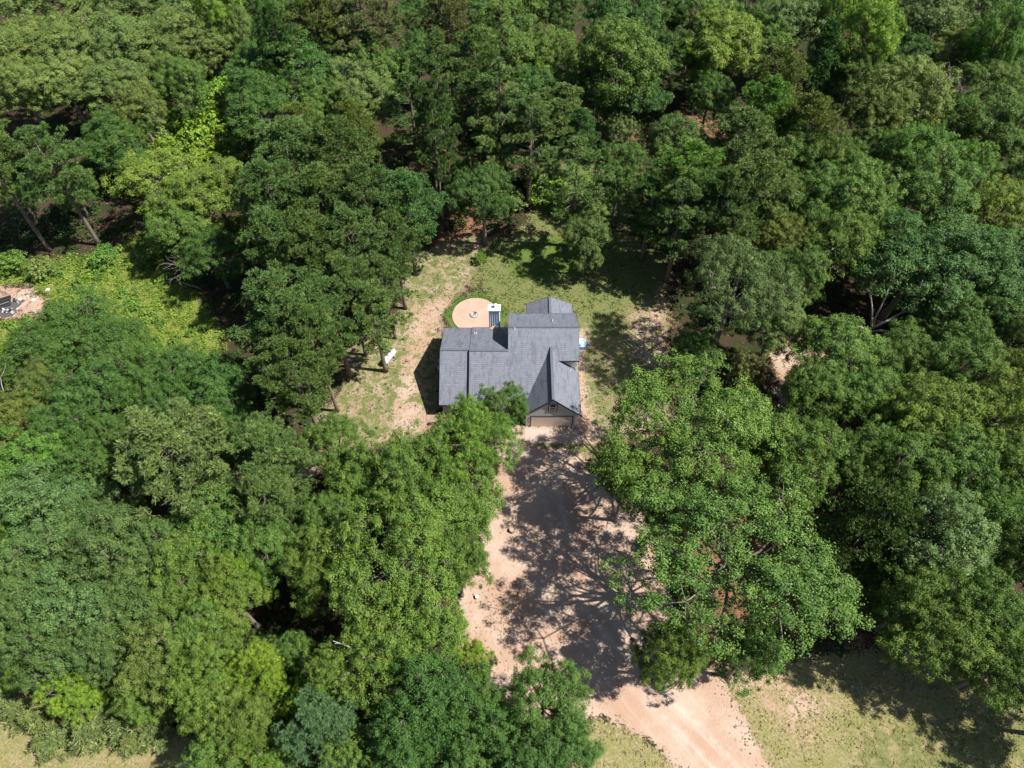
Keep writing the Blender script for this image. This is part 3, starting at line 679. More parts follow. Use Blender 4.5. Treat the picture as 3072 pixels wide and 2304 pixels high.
('young_pine', -39.02, 14.18, 1.6387499999999997, 4.158, 't', 'young pine nestled between the yellow-green bushes and the dry field'),
('young_pine', -36.49, 13.05, 1.6387499999999997, 4.158, 't', 'young pine in the middle of the row along the wood edge'),
('young_pine', -34.79, 12.49, 1.7479999999999998, 4.455000000000001, 't', 'young pine right of the middle of the row along the wood edge'),
('young_pine', -33.44, 13.05, 1.9665, 5.049, 't', 'broad young pine near the right end of the row'),
('young_pine', -31.97, 12.22, 1.7479999999999998, 4.455000000000001, 't', 'young pine at the right end of the row, lower one'),
('young_pine', -33.84, 11.4, 1.3109999999999997, 3.267000000000001, 't', 'smallest young pine in front of the row at the right'),
('young_pine', -41.55, 11.13, 1.3109999999999997, 3.267000000000001, 't', 'small young pine standing alone low in the dry field'),
('young_pine', -36.74, 14.76, 1.8572499999999998, 4.752000000000001, 't', 'tall young pine behind the row against the dark wood'),
('young_pine', -31.77, 13.61, 1.8572499999999998, 4.752000000000001, 't', 'tall young pine at the right end of the row, upper one')]


def sdist(P, poly):
    """signed distance to a polygon, positive inside"""
    poly = np.asarray(poly, float); d2 = np.full(len(P), 1e18); ins = np.zeros(len(P), bool)
    n = len(poly)
    for i in range(n):
        a, c = poly[i], poly[(i+1) % n]
        e = c - a; w = P - a
        t = np.clip((w @ e) / max(e @ e, 1e-9), 0, 1)
        q = w - t[:, None] * e
        d2 = np.minimum(d2, (q * q).sum(1))
        cond = (a[1] > P[:, 1]) != (c[1] > P[:, 1])
        with np.errstate(divide='ignore', invalid='ignore'):
            xi = (c[0] - a[0]) * (P[:, 1] - a[1]) / (c[1] - a[1]) + a[0]
        ins ^= cond & (P[:, 0] < xi)
    d = np.sqrt(d2)
    return np.where(ins, d, -d)

def soft(P, poly, w): return np.clip(0.5 + sdist(P, poly) / (2 * w), 0, 1)

def covers(P):
    c = {k: np.zeros(len(P)) for k in ('grass', 'dry', 'dirt', 'straw', 'mead', 'lush')}
    for kind, amount, w, poly in REGIONS:
        c[kind] = np.maximum(c[kind], amount * soft(P, poly, w)) if amount > 0 else c[kind] * (1 + amount * soft(P, poly, w))
    return c

# ------------------------------------------------------------------ ground
def axis(lo, hi, step, far):
    core = list(np.arange(lo, hi + 1e-6, step))
    out = []; d = step; x = lo
    while x > -far: d *= 1.5; x -= d; out.append(x)
    left = out[::-1]; out = []; d = step; x = core[-1]
    while x < far: d *= 1.5; x += d; out.append(x)
    return np.array(left + core + out)
gx = axis(-80, 80, 0.6, 2500); gy = axis(-4, 120, 0.6, 2500)
XX, YY = np.meshgrid(gx, gy)
P2 = np.stack([XX.ravel(), YY.ravel()], 1)
nx, ny = len(gx), len(gy)
idx = np.arange(nx * ny).reshape(ny, nx)
F = np.stack([idx[:-1,:-1], idx[:-1,1:], idx[1:,1:], idx[1:,:-1]], -1).reshape(-1, 4)
gm = np_mesh('ground', np.concatenate([P2, np.zeros((len(P2),1))], 1), F, None, M_GROUND)
cv = covers(P2)
for nm, ks in (('cover_a', ('grass', 'dry', 'dirt')), ('cover_b', ('straw', 'mead', 'lush'))):
    at = gm.attributes.new(nm, 'FLOAT_COLOR', 'POINT')
    at.data.foreach_set('color', np.stack([cv[k] for k in ks] + [np.ones(len(P2))], 1).astype(np.float32).ravel())
tag(link('ground', gm), kind='structure')

def ragged(poly, step=0.7, amp=0.25, seed=1):
    r = random.Random(seed); out = []
    n = len(poly)
    for i in range(n):
        a, c = Vector(poly[i]), Vector(poly[(i+1) % n]); L = (c - a).length; k = max(1, int(L / step))
        for j in range(k):
            p = a.lerp(c, j / k); out.append((p.x + r.uniform(-amp, amp), p.y + r.uniform(-amp, amp)))
    return out
def sheet(name, poly, z, mat):
    bm = bmesh.new()
    f = bm.faces.new([bm.verts.new((x, y, z)) for x, y in poly])
    if f.normal.z < 0: f.normal_flip()
    bmesh.ops.triangulate(bm, faces=[f])
    me = bpy.data.meshes.new(name); bm.to_mesh(me); bm.free(); me.materials.append(mat)
    return tag(link(name, me), kind='structure')
from mathutils.geometry import delaunay_2d_cdt
ring = ragged(DRIVE, 0.8, 0.22, 3)
q = np.stack(np.meshgrid(np.arange(-5, 45, .4), np.arange(-12, 46, .4)), -1).reshape(-1, 2)
q = q[sdist(q, ring) > .35] + R.uniform(-.06, .06, (int((sdist(q, ring) > .35).sum()), 2))
dv, _, df, *_r = delaunay_2d_cdt([Vector(p) for p in ring] + [Vector(p) for p in q], [(i, (i+1) % len(ring)) for i in range(len(ring))], [], 1, 1e-4)
dv = np.array([tuple(v) for v in dv]); df = np.array([f for f in df])
dm = np_mesh('driveway', np.concatenate([dv, np.full((len(dv), 1), .006)], 1), df, None, M_DRIVE)
def line_dist(P, line):
    """signed sideways distance to a polyline"""
    best = np.full(len(P), 1e9); out = np.zeros(len(P))
    for a, c in zip(line[:-1], line[1:]):
        a = np.array(a); e = np.array(c) - a; L2 = e @ e; t = np.clip(((P - a) @ e) / L2, 0, 1)
        d = P - a - t[:, None]*e; m = np.hypot(d[:, 0], d[:, 1]); sgn = np.sign(e[0]*d[:, 1] - e[1]*d[:, 0])
        k = m < best; best[k] = m[k]; out[k] = (m*sgn)[k]
    return out
ld = line_dist(dv, TRACK)
rut = np.exp(-((np.abs(ld) - .85)/.3)**2)
at = dm.attributes.new('rut', 'FLOAT', 'POINT'); at.data.foreach_set('value', rut.astype(np.float32))
tag(link('driveway', dm), kind='structure')

# concrete pad before the garage
MB().box(1.5, 8.0, 43.6, 45.66, -0.1, 0.035).build('apron', M_CONC); tag(bpy.data.objects['apron'], kind='structure')

# patio: round slab cut flat along the house, with tooled joints
pc = (-4.95, 63.75); pr = 3.1
M_PATIO = plain('pink_patio_concrete', (0.38, 0.255, 0.195), 0.85, 0, 0.28, 0.8, 0.2)
pts = []
for k in range(64):
    a = 2*math.pi*k/64; x, y = pc[0]+pr*math.cos(a), pc[1]+pr*math.sin(a)
    pts.append((x, max(y, 61.0), 0.09))
MB().prism(pts, 0.2).build('patio', M_PATIO); tag(bpy.data.objects['patio'], kind='structure')

# ------------------------------------------------------------------ house
house = empty('house', (0, 52.5, 0))
tag(house, 'grey shingled house with steep front garage gable and metal chimney in the clearing', 'house')
def hp(mb, name, mat, parent=None, smooth=False):
    """a part of the house given in world coordinates"""
    o = mb.build(name, mat, parent or house, smooth)
    o.matrix_parent_inverse = Matrix.Translation((0, -52.5, 0)) if (parent is None) else Matrix.Identity(4)
    return o
zS = lambda y: 2.5 + 0.486 * (y - 46.95)
zN = lambda y: 5.56 - 0.486 * (y - 53.25)
T = 0.16
UR = (55.87, zS(55.87))
zU = lambda y: UR[1] - 0.486 * (y - UR[0])
zG = lambda x: 5.78 - 0.96 * abs(x - 4.7)
S = lambda x, y: (x, y, zS(y))
gx_v = lambda y: (5.78 - zS(y)) / 0.96          # half width of the valley at y
yv = 46.95 + (5.78 - 2.5) / 0.486               # where the garage ridge dies into the main slope
y5 = 52.1
hp(MB().prism([S(-5.1,46.95), S(4.7-gx_v(46.95),46.95), S(4.7,yv), S(4.7+gx_v(y5),y5), S(8.05,y5), S(8.05,UR[0]), S(-0.45,UR[0]), S(-0.45,53.25), S(-5.1,53.25)], T), 'roof_slope', M_ROOF)
hp(MB().prism([(-5.1,53.25,zN(53.25)), (-0.3,53.25,zN(53.25)), (-0.3,59.45,zN(59.45)), (-5.1,59.45,zN(59.45))], T), 'roof_slope', M_ROOF)
zL = lambda y: 5.33 - 0.487 * abs(y - 53.55)
hp(MB().prism([(-8.65,47.5,zL(47.5)), (-5.0,47.5,zL(47.5)), (-5.0,53.55,zL(53.55)), (-8.65,53.55,zL(53.55))], T), 'roof_slope', M_ROOF)
hp(MB().prism([(-8.65,53.55,zL(53.55)), (-5.0,53.55,zL(53.55)), (-5.0,59.45,zL(59.45)), (-8.65,59.45,zL(59.45))], T), 'roof_slope', M_ROOF)
hp(MB().prism([(-0.45,UR[0],UR[1]), (8.05,UR[0],UR[1]), (8.05,59.65,zU(59.65)), (-0.45,59.65,zU(59.65))], T), 'roof_slope', M_ROOF)
zE = lambda x: 4.05 - 0.486 * abs(x - 4.9)
hp(MB().prism([(1.9,59.3,zE(1.9)), (4.9,59.3,4.05), (4.9,63.42,4.05), (1.9,63.42,zE(1.9))], T), 'roof_slope', M_ROOF)
hp(MB().prism([(4.9,59.3,4.05), (7.9,59.3,zE(7.9)), (7.9,63.42,zE(7.9)), (4.9,63.42,4.05)], T), 'roof_slope', M_ROOF)
hp(MB().prism([(4.7,45.92,5.78), (4.7,yv,5.78), (4.7-gx_v(46.95),46.95,2.5), (1.28,45.92,2.5)], T), 'roof_slope', M_ROOF)
hp(MB().prism([(4.7,45.92,5.78), (8.12,45.92,2.497), (8.12,52.5,2.497), (4.7+gx_v(52.5),52.5,zG(4.7+gx_v(52.5))), (4.7,yv,5.78)], T), 'roof_slope', M_ROOF)
# ridge caps: overlapping cap shingles
def ridge(p, q, n):
    p, q = Vector(p), Vector(q); mb = MB()
    for i in range(n):
        a = p.lerp(q, i/n); c = p.lerp(q, (i+1.15)/n if i < n-1 else 1.0)
        mb.beam(a + Vector((0,0,0.006)), c + Vector((0,0,0.026)), 0.31, 0.05)
    hp(mb, 'ridge_cap', M_RIDGE)
ridge((-8.65,53.55,5.33), (-5.0,53.55,5.33), 14)
ridge((-5.1,53.25,5.56), (-0.45,53.25,5.56), 18)
ridge((-0.45,UR[0],UR[1]), (8.05,UR[0],UR[1]), 32)
ridge((4.7,45.92,5.78), (4.7,yv-0.1,5.78), 30)
ridge((4.9,59.4,4.05), (4.9,63.42,4.05), 16)
# fascia and rake boards
fa = [((-5.1,46.93,zS(46.95)-0.1), (4.7-gx_v(46.95),46.93,zS(46.95)-0.1)), ((-8.65,47.48,zL(47.5)-0.1), (-5.1,47.48,zL(47.5)-0.1)),
      ((-8.67,47.5,zL(47.5)-0.1), (-8.67,53.55,5.23)), ((-8.67,53.55,5.23), (-8.67,59.45,zL(59.45)-0.1)),
      ((-8.65,59.47,zL(59.45)-0.1), (-5.1,59.47,zL(59.45)-0.1)), ((-5.1,59.47,zN(59.45)-0.1), (-0.4,59.47,zN(59.45)-0.1)),
      ((-0.47,UR[0],UR[1]-0.1), (-0.47,59.65,zU(59.65)-0.1)), ((-0.47,53.3,5.5), (-0.47,UR[0],UR[1]-0.1)), ((-0.45,59.67,zU(59.65)-0.1), (8.05,59.67,zU(59.65)-0.1)),
      ((8.07,UR[0],UR[1]-0.1), (8.07,59.65,zU(59.65)-0.1)), ((8.07,UR[0],UR[1]-0.1), (8.07,52.1,4.9)), ((5.5,52.08,4.9), (8.05,52.08,4.9)),
      ((4.7,45.89,5.69), (1.2,45.89,2.33)), ((4.7,45.89,5.69), (8.2,45.89,2.33)), ((8.14,45.92,2.4), (8.14,52.5,2.4)),
      ((1.88,59.3,2.5), (1.88,63.42,2.5)), ((7.92,59.3,2.5), (7.92,63.42,2.5)), ((1.9,63.44,2.49), (4.9,63.44,3.95)), ((7.9,63.44,2.49), (4.9,63.44,3.95)),
      ((-5.12,46.95,2.42), (-5.12,53.25,5.48))]
for p, q in fa: hp(MB().beam(p, q, 0.03, 0.2), 'fascia', M_FASCIA)
# walls (each block its own mesh)
W_ = 0
hp(MB().box(-4.9, 1.55, 47.35, 59.1, -0.2, 2.42), 'wall', M_SIDING)
hp(MB().box(-8.35, -4.94, 47.9, 59.1, -0.2, 2.28), 'wall', M_SIDING)
hp(MB().extr([(-8.352,47.9,2.2), (-8.352,59.1,2.2), (-8.352,59.1,2.38), (-8.352,53.55,5.1), (-8.352,47.9,2.33)], (0.1,0,0)), 'gable_wall', M_SIDING)
hp(MB().box(-0.2, 7.75, 52.45, 59.28, -0.2, 4.86), 'wall', M_SIDING)
hp(MB().extr([(-0.2,53.3,4.9), (-0.2,59.28,4.9), (-0.2,59.28,4.97), (-0.2,UR[0],UR[1]-0.2), (-0.2,53.0,5.25)], (0.1,0,0)), 'gable_wall', M_SIDING)
hp(MB().extr([(7.752,52.45,4.8), (7.752,59.28,4.8), (7.752,59.28,4.97), (7.752,UR[0],UR[1]-0.2), (7.752,52.45,5.0)], (-0.1,0,0)), 'gable_wall', M_SIDING)
hp(MB().box(2.2, 7.6, 59.285, 63.1, -0.2, 2.5), 'wall', M_SIDING)
hp(MB().extr([(2.2,63.1,2.45), (7.6,63.1,2.45), (4.9,63.1,3.85)], (0,-0.1,0)), 'gable_wall', M_SIDING)
hp(MB().box(1.65, 7.78, 46.06, 52.4, -0.2, 2.3), 'wall', M_SIDING)
hp(MB().extr([(1.65,46.06,2.3), (7.78,46.06,2.3), (7.78,46.06,2.6), (4.7,46.06,5.56), (1.65,46.06,2.6)], (0,0.1,0)), 'gable_wall', M_SIDING)
# garage door: four panel sections in a navy frame
gd = hp(MB().box(2.28, 7.12, 46.0, 46.057, 2.12, 2.24).box(2.18, 2.28, 46.0, 46.057, 0, 2.24).box(7.12, 7.22, 46.0, 46.057, 0, 2.24), 'garage_door', M_FASCIA)
for k in range(4):
    hp(MB().box(2.285, 7.115, 46.022, 46.058, 0.02 + k*0.525, 0.02 + k*0.525 + 0.515), 'door_panel', M_DOOR, gd).parent = gd
# corner board, brick footing, downspout
hp(MB().box(7.45, 7.72, 45.98, 46.058, 0, 2.3), 'corner_board', M_WHITE)
hp(MB().box(7.2, 7.9, 45.66, 45.98, -0.1, 0.28), 'brick_plinth', plain('plinth_brick', (0.30, 0.2, 0.16), 0.9, 0, 0.4, 9))
hp(MB().tube([(7.88,52.2,4.85), (7.88,52.3,4.5), (7.88,52.36,2.7), (7.9,52.1,2.45)], [0.06]*4, 8), 'downspout', M_WHITE)
# windows
def window(c, w, h, nrm, blind=False, trim=M_FASCIA):
    cx, cy, cz = c
    def bx(x0, x1, d0, d1, z0, z1):
        if nrm in ('S', 'N'):
            sg = -1 if nrm == 'S' else 1
            return MB().box(cx+x0, cx+x1, min(cy+sg*d0, cy+sg*d1), max(cy+sg*d0, cy+sg*d1), cz+z0, cz+z1)
        sg = -1 if nrm == 'W' else 1
        return MB().box(min(cx+sg*d0, cx+sg*d1), max(cx+sg*d0, cx+sg*d1), cy+x0, cy+x1, cz+z0, cz+z1)
    a, t = w/2, h/2
    f = hp(bx(-a-.12, a+.12, 0, .05, t, t+.13), 'window', trim)
    bmx = MB()
    for q in (bx(-a-.12, -a, 0, .05, -t, t-.002), bx(a, a+.12, 0, .05, -t, t-.002), bx(-a-.12, a+.12, 0, .06, -t-.13, -t-.002)): bmx.add(q.v, q.f)
    o = bmx.build('casing', trim, f)
    fr = MB()
    for q in (bx(-a, -a+.09, .002, .04, -t, t), bx(a-.09, a, .002, .04, -t, t), bx(-a+.092, a-.092, .002, .04, t-.09, t), bx(-a+.092, a-.092, .002, .04, -t, -t+.09), bx(-a+.092, a-.092, .002, .042, -.04, .04)): fr.add(q.v, q.f)
    fr.build('sash', M_WHITE, f)
    bx(-a+.085, a-.085, 0.001, .02, (0.03 if blind else -t+.085), t-.085).build('pane', M_GLASS, f)
    if blind: bx(-a+.085, a-.085, 0.001, .02, -t+.085, -0.03).build('blind', M_BLIND, f)
window((4.72, 46.06, 4.02), 0.84, 1.2, 'S', True)
window((-2.6, 47.35, 1.4), 1.4, 1.2, 'S'); window((-6.8, 47.9, 1.4), 1.2, 1.1, 'S')
window((-8.35, 50.6, 1.4), 1.1, 1.1, 'W'); window((7.75, 56.6, 3.6), 1.0, 1.1, 'E'); window((7.75, 57.4, 1.4), 1.2, 1.1, 'E')
window((0.8, 59.28, 3.5), 1.0, 1.1, 'N'); window((-3.9, 59.1, 1.4), 1.6, 1.1, 'N')
fd = hp(MB().box(-0.1, 0.9, 47.29, 47.348, 0.1, 2.1), 'front_door', M_FASCIA)
MB().box(0.78, 0.84, 47.23, 47.288, 1.0, 1.12).build('handle', M_GALV, fd)
# chimney: ribbed sheet metal chase, white cap, flue
ch = hp(MB().box(-2.93, -1.49, 59.62, 60.45, -0.1, 5.6), 'chimney', M_METAL)
for k in range(5):
    x0 = -2.93 + k*0.288
    pf = ((.0,59.615),(.03,59.615),(.13,59.5),(.16,59.5),(.26,59.615),(.288,59.615))
    MB().add([(x0+dx, y, z) for z in (-.1, 5.58) for dx, y in pf], [(i, i+1, i+7, i+6) for i in range(5)]).build('metal_panel', M_METAL, ch)
MB().box(-3.0, -1.42, 59.44, 60.52, 5.6, 5.74).build('cap', M_CAP, ch)
MB().lathe([(0.14,5.74),(0.14,6.05),(0.24,6.06),(0.24,6.2),(0.05,6.28)], 14, (-2.1,60.05,0)).build('flue', M_CAP, ch, True)
MB().add([(-2.95,59.0,zN(59.0)+0.01),(-1.75,59.0,zN(59.0)+0.01),(-2.0,59.45,zN(59.45)+0.02),(-2.9,59.45,zN(59.45)+0.02),(-2.4,59.5,2.85)],[(0,1,4),(1,2,4),(2,3,4),(3,0,4)]).build('flashing', M_RUST, ch)
MB().box(-2.2, -1.7, 59.2, 59.5, 2.62, 2.9).build('flashing', M_WHITE, ch)
def vent(x, y, z): hp(MB().lathe([(0.1,-0.1),(0.1,0.02),(0.05,0.05),(0.05,0.3)], 10, (x,y,z)), 'vent_pipe', M_GALV, None, True)
vent(-4.7, 57.6, zN(57.6)); vent(-4.45, 57.65, zN(57.65)); vent(4.95, 57.4, zU(57.4)); vent(7.05, 51.7, zG(7.05)); vent(-0.1+0.4, 55.6, zS(55.6))

# ------------------------------------------------------------------ things round the house
fp = empty('fire_pit', (-5.07, 63.8, 0.09)); tag(fp, 'round fire pit of stones with pale ash on the pink patio', 'fire pit')
stone = None
for k in range(13):
    a = 2*math.pi*k/13 + 0.1
    if stone is None:
        stone = MB().add([(-.13,-.09,0),(.13,-.08,0),(.12,.1,0),(-.12,.09,0),(-.1,-.07,.17),(.11,-.06,.16),(.1,.08,.18),(-.1,.07,.15)],[(0,3,2,1),(4,5,6,7),(0,1,5,4),(1,2,6,5),(2,3,7,6),(3,0,4,7)]).mesh('stone', M_STONE)
    o = link('stone', stone, None, fp); o.location = (0.5*math.cos(a), 0.5*math.sin(a), 0); o.rotation_euler = (0,0,a+math.pi/2+rnd.uniform(-.2,.2)); o.scale = (rnd.uniform(.8,1.1),)*3
MB().lathe([(0.4,0),(0.36,0.06),(0.2,0.1),(0.03,0.13)], 14).build('ash_bed', plain('white_ash', (0.62,0.6,0.58), .9, 0, .3, 9), fp)
for k in range(3):
    MB().tube([(-.25+.2*k, -.3, .12), (.05+.1*k, .28, .2)], [.05,.04], 7).build('charred_log', M_BLACK, fp)

tk = empty('propane_tank', (-15.75, 56.1, 0), math.radians(62)); tag(tk, 'white propane tank with domed lid lying beside the pine trunk', 'propane tank')
MB().tube([(-1.25,0,.72),(-1.18,0,.72),(-1.0,0,.72),(1.0,0,.72),(1.18,0,.72),(1.25,0,.72)], [.12,.32,.42,.42,.32,.12], 18).build('body', M_TANK, tk, True)
MB().lathe([(.2,1.1),(.2,1.25),(.14,1.33),(.03,1.36)], 14).build('valve_dome', plain('dome_grey', (.5,.46,.52), .5), tk, True)
for x in (-.7, .7): MB().box(x-.1, x+.1, -.35, .35, 0, .34).build('foot', M_STONE, tk)

pl = empty('paddling_pool', (8.95, 58.75, 0)); tag(pl, 'round blue and white paddling pool against the east wall of the house', 'pool')
MB().lathe([(.78,0),(.86,.12),(.84,.3),(.74,.34),(.68,.3),(.68,.06)], 24, cap=False).build('rim', M_PWHITE, pl, True)
MB().lathe([(.87,.1),(.87,.2),(.86,.3),(.80,.35),(.76,.36)], 24, cap=False).build('rim_band', M_BLUE, pl, True)
MB().lathe([(.67,.05),(.67,.1)], 24).build('water', plain('pool_water', (.62,.74,.8), .12), pl)

for i, (x, y) in enumerate(((-8.95,55.4),(-8.98,54.35))):
    ac = empty('air_conditioner', (x, y, 0)); tag(ac, ('pale rimmed air conditioning unit in the shade of the west wall, nearer the patio', 'pale rimmed air conditioning unit in the shade of the west wall, nearer the driveway')[i], 'air conditioner', 'air conditioning units at the west wall')
    MB().box(-.4,.4,-.4,.4,0,.8).build('casing', M_STONE, ac)
    MB().lathe([(.4,.8),(.4,.86),(.33,.87),(.32,.81)], 20, cap=False).build('fan_guard', M_WHITE, ac)
    for k in range(3):
        a = k*2.094; MB().obox((.16*math.cos(a),.16*math.sin(a),.835), (.14*math.cos(a),.14*math.sin(a),0), (-.05*math.sin(a),.05*math.cos(a),.01), (0,0,.006)).build('fan_blade', M_BLACK, ac)

bk = empty('bucket', BUCKET, 0.3); bk.scale = (.85,)*3; tag(bk, 'small white bucket on the bare pink soil at the left side of the driveway', 'bucket')
MB().lathe([(.17,0),(.21,.38),(.225,.39),(.225,.42),(.2,.42),(.16,.05)], 16).build('shell', M_WHITE, bk, True)
MB().tube([(-.21,0,.36),(-.17,.17,.42),(0,.26,.44),(.17,.17,.42),(.21,0,.36)], [.014]*5, 5).build('handle', M_GALV, bk)
st = empty('tree_stump', STUMP, 0); tag(st, 'pale cut tree stump in the dappled shade at the left of the driveway', 'stump')
MB().tube([(0,0,-.1),(0,0,.1),(.02,0,.4)], [.42,.33,.28], 12, False).build('bark', M_BARK, st)
MB().lathe([(.27,.38),(.27,.42)], 14, (.02,0,0)).build('cut_face', M_CUT, st)
MB().tube([(.3,.2,.05),(.75,.5,.02)], [.12,.04], 6).build('root', M_BARK, st)

sk = empty('stake', STAKE, 0); tag(sk, 'thin dark stake standing in the pale track below the lower huge oak', 'stake')
MB().tube([(0,0,-.1),(.02,.03,1.5)], [.035,.03], 6).build('shaft', M_BARK, sk)
for (p, a, L, lab) in LOGS:
    lg = empty('fallen_log', p, a); tag(lg, lab, 'log')
    MB().tube([(-L/2,0,.2),(-L*.2,.15,.22),(L*.2,0,.26),(L/2,-.2,.3)], [.16,.15,.12,.07], 8).build('stem', M_DEAD, lg)
    MB().tube([(L*.1,.05,.25),(L*.25,.6,.5),(L*.4,.9,.9)], [.08,.06,.03], 6).build('limb', M_DEAD, lg)

# burnt rubbish heap in the left meadow
bp = empty('burn_pile', BURN, 0.3); bp.scale = (.68,)*3; tag(bp, 'burnt rubbish heap with charred panel and ash at the left edge of the meadow', 'rubbish heap')
MB().obox((-.8,.3,.5), (1.9,0,.25), (0,1.2,.2), (0,-.02,.12)).build('charred_panel', M_BLACK, bp)
for k in range(4): MB().beam((-2.4+.1*k,-.7+.75*k,.75+.1*k), (1.0+.2*k,-.5+.7*k,1.15+.08*k), .1, .1).build('frame_bar', M_BLACK if k % 3 else M_TWIG, bp)
for k in range(34):
    a = rnd.uniform(0, 6.283); r_ = 2.6*rnd.random()**.6; s_ = rnd.uniform(.12,.42)
    q = Matrix.Rotation(rnd.uniform(0,3),3,'Z') @ Matrix.Rotation(rnd.uniform(-.7,.7),3,'X')
    mt = rnd.choice((M_BLACK, M_BLACK, M_ASH, M_ASH, M_TWIG, M_WHITE if rnd.random() < .12 else M_ASH))
    MB().obox((r_*math.cos(a)*1.1, r_*math.sin(a)-1.0, .15+.25*rnd.random()), q@Vector((s_,0,0)), q@Vector((0,s_*rnd.uniform(.3,.8),0)), q@Vector((0,0,s_*.25))).build('scrap', mt, bp)
av = []
for i, (rr, zz) in enumerate(((2.9,-.02),(2.2,.13),(1.4,.26),(.7,.32))):
    for k in range(20):
        q = rnd.uniform(.78,1.22)*(1.0 if i else (.85+.3*math.sin(k*.9)))
        av.append((rr*q*math.cos(k*.314)*1.15, rr*q*math.sin(k*.314)*.85-.7, zz*rnd.uniform(.5,1.4) if i else -.02))
MB().add(av, [(i*20+k, i*20+(k+1)%20, (i+1)*20+(k+1)%20, (i+1)*20+k) for i in range(3) for k in range(20)] + [tuple(range(60,80))]).build('ash_mound', plain('burnt_ash', (0.075,0.068,0.066), .95, 0, .8, 5, .8), bp)
for k, (p, lab) in enumerate(SCRAPS):
    o = MB().add([(-.3,-.15,0.02),(.25,-.2,0.02),(.3,.18,.1),(-.2,.2,.05),(-.02,.02,.2)],[(0,1,4),(1,2,4),(2,3,4),(3,0,4),(3,2,1,0)]).build('scrap_sheet', M_WHITE)
    o.location = p; tag(o, lab, 'scrap')

# ------------------------------------------------------------------ plants
def unit(v): return v / np.maximum(np.linalg.norm(v, axis=-1, keepdims=True), 1e-9)

def leaves(C, Nn, L, Wd, rg, fold=0.0):
    """rhombic leaves: centres C, normals Nn, half lengths L, half widths Wd"""
    n = len(C)
    t = unit(np.cross(Nn, rg.normal(size=(n,3)))); u = np.cross(Nn, t)
    L = L[:,None]; Wd = Wd[:,None]
    V = np.stack([C - t*L, C + u*Wd + t*L*0.1, C + t*L, C - u*Wd + t*L*0.1], 1).reshape(-1,3)
    return V, np.arange(4*n).reshape(n,4)

def fib(n, zlo, zhi, rg, jit=0.25):
    i = np.arange(n) + 0.5
    z = zlo + (zhi - zlo) * i / n; a = i * 2.399963 + rg.uniform(0, 6.28)
    z = np.clip(z + rg.normal(size=n)*jit*0.15, -1, 1); a = a + rg.normal(size=n)*jit
    r = np.sqrt(np.maximum(0, 1 - z*z))
    return np.stack([r*np.cos(a), r*np.sin(a), z], 1)

def limb(mb, p, q, r0, r1, rg, sides=5, sag=0.12, seg=4):
    p, q = np.array(p, float), np.array(q, float); L = np.linalg.norm(q - p)
    off = rg.normal(size=3) * L * 0.09; pts = []; rad = []
    for i in range(seg + 1):
        t = i / seg
        pts.append(p + (q - p)*t + off*math.sin(math.pi*t) + np.array([0,0,-sag*L*math.sin(math.pi*t)])); rad.append(r0 + (r1 - r0)*t)
    mb.tube(pts, rad, sides, False)

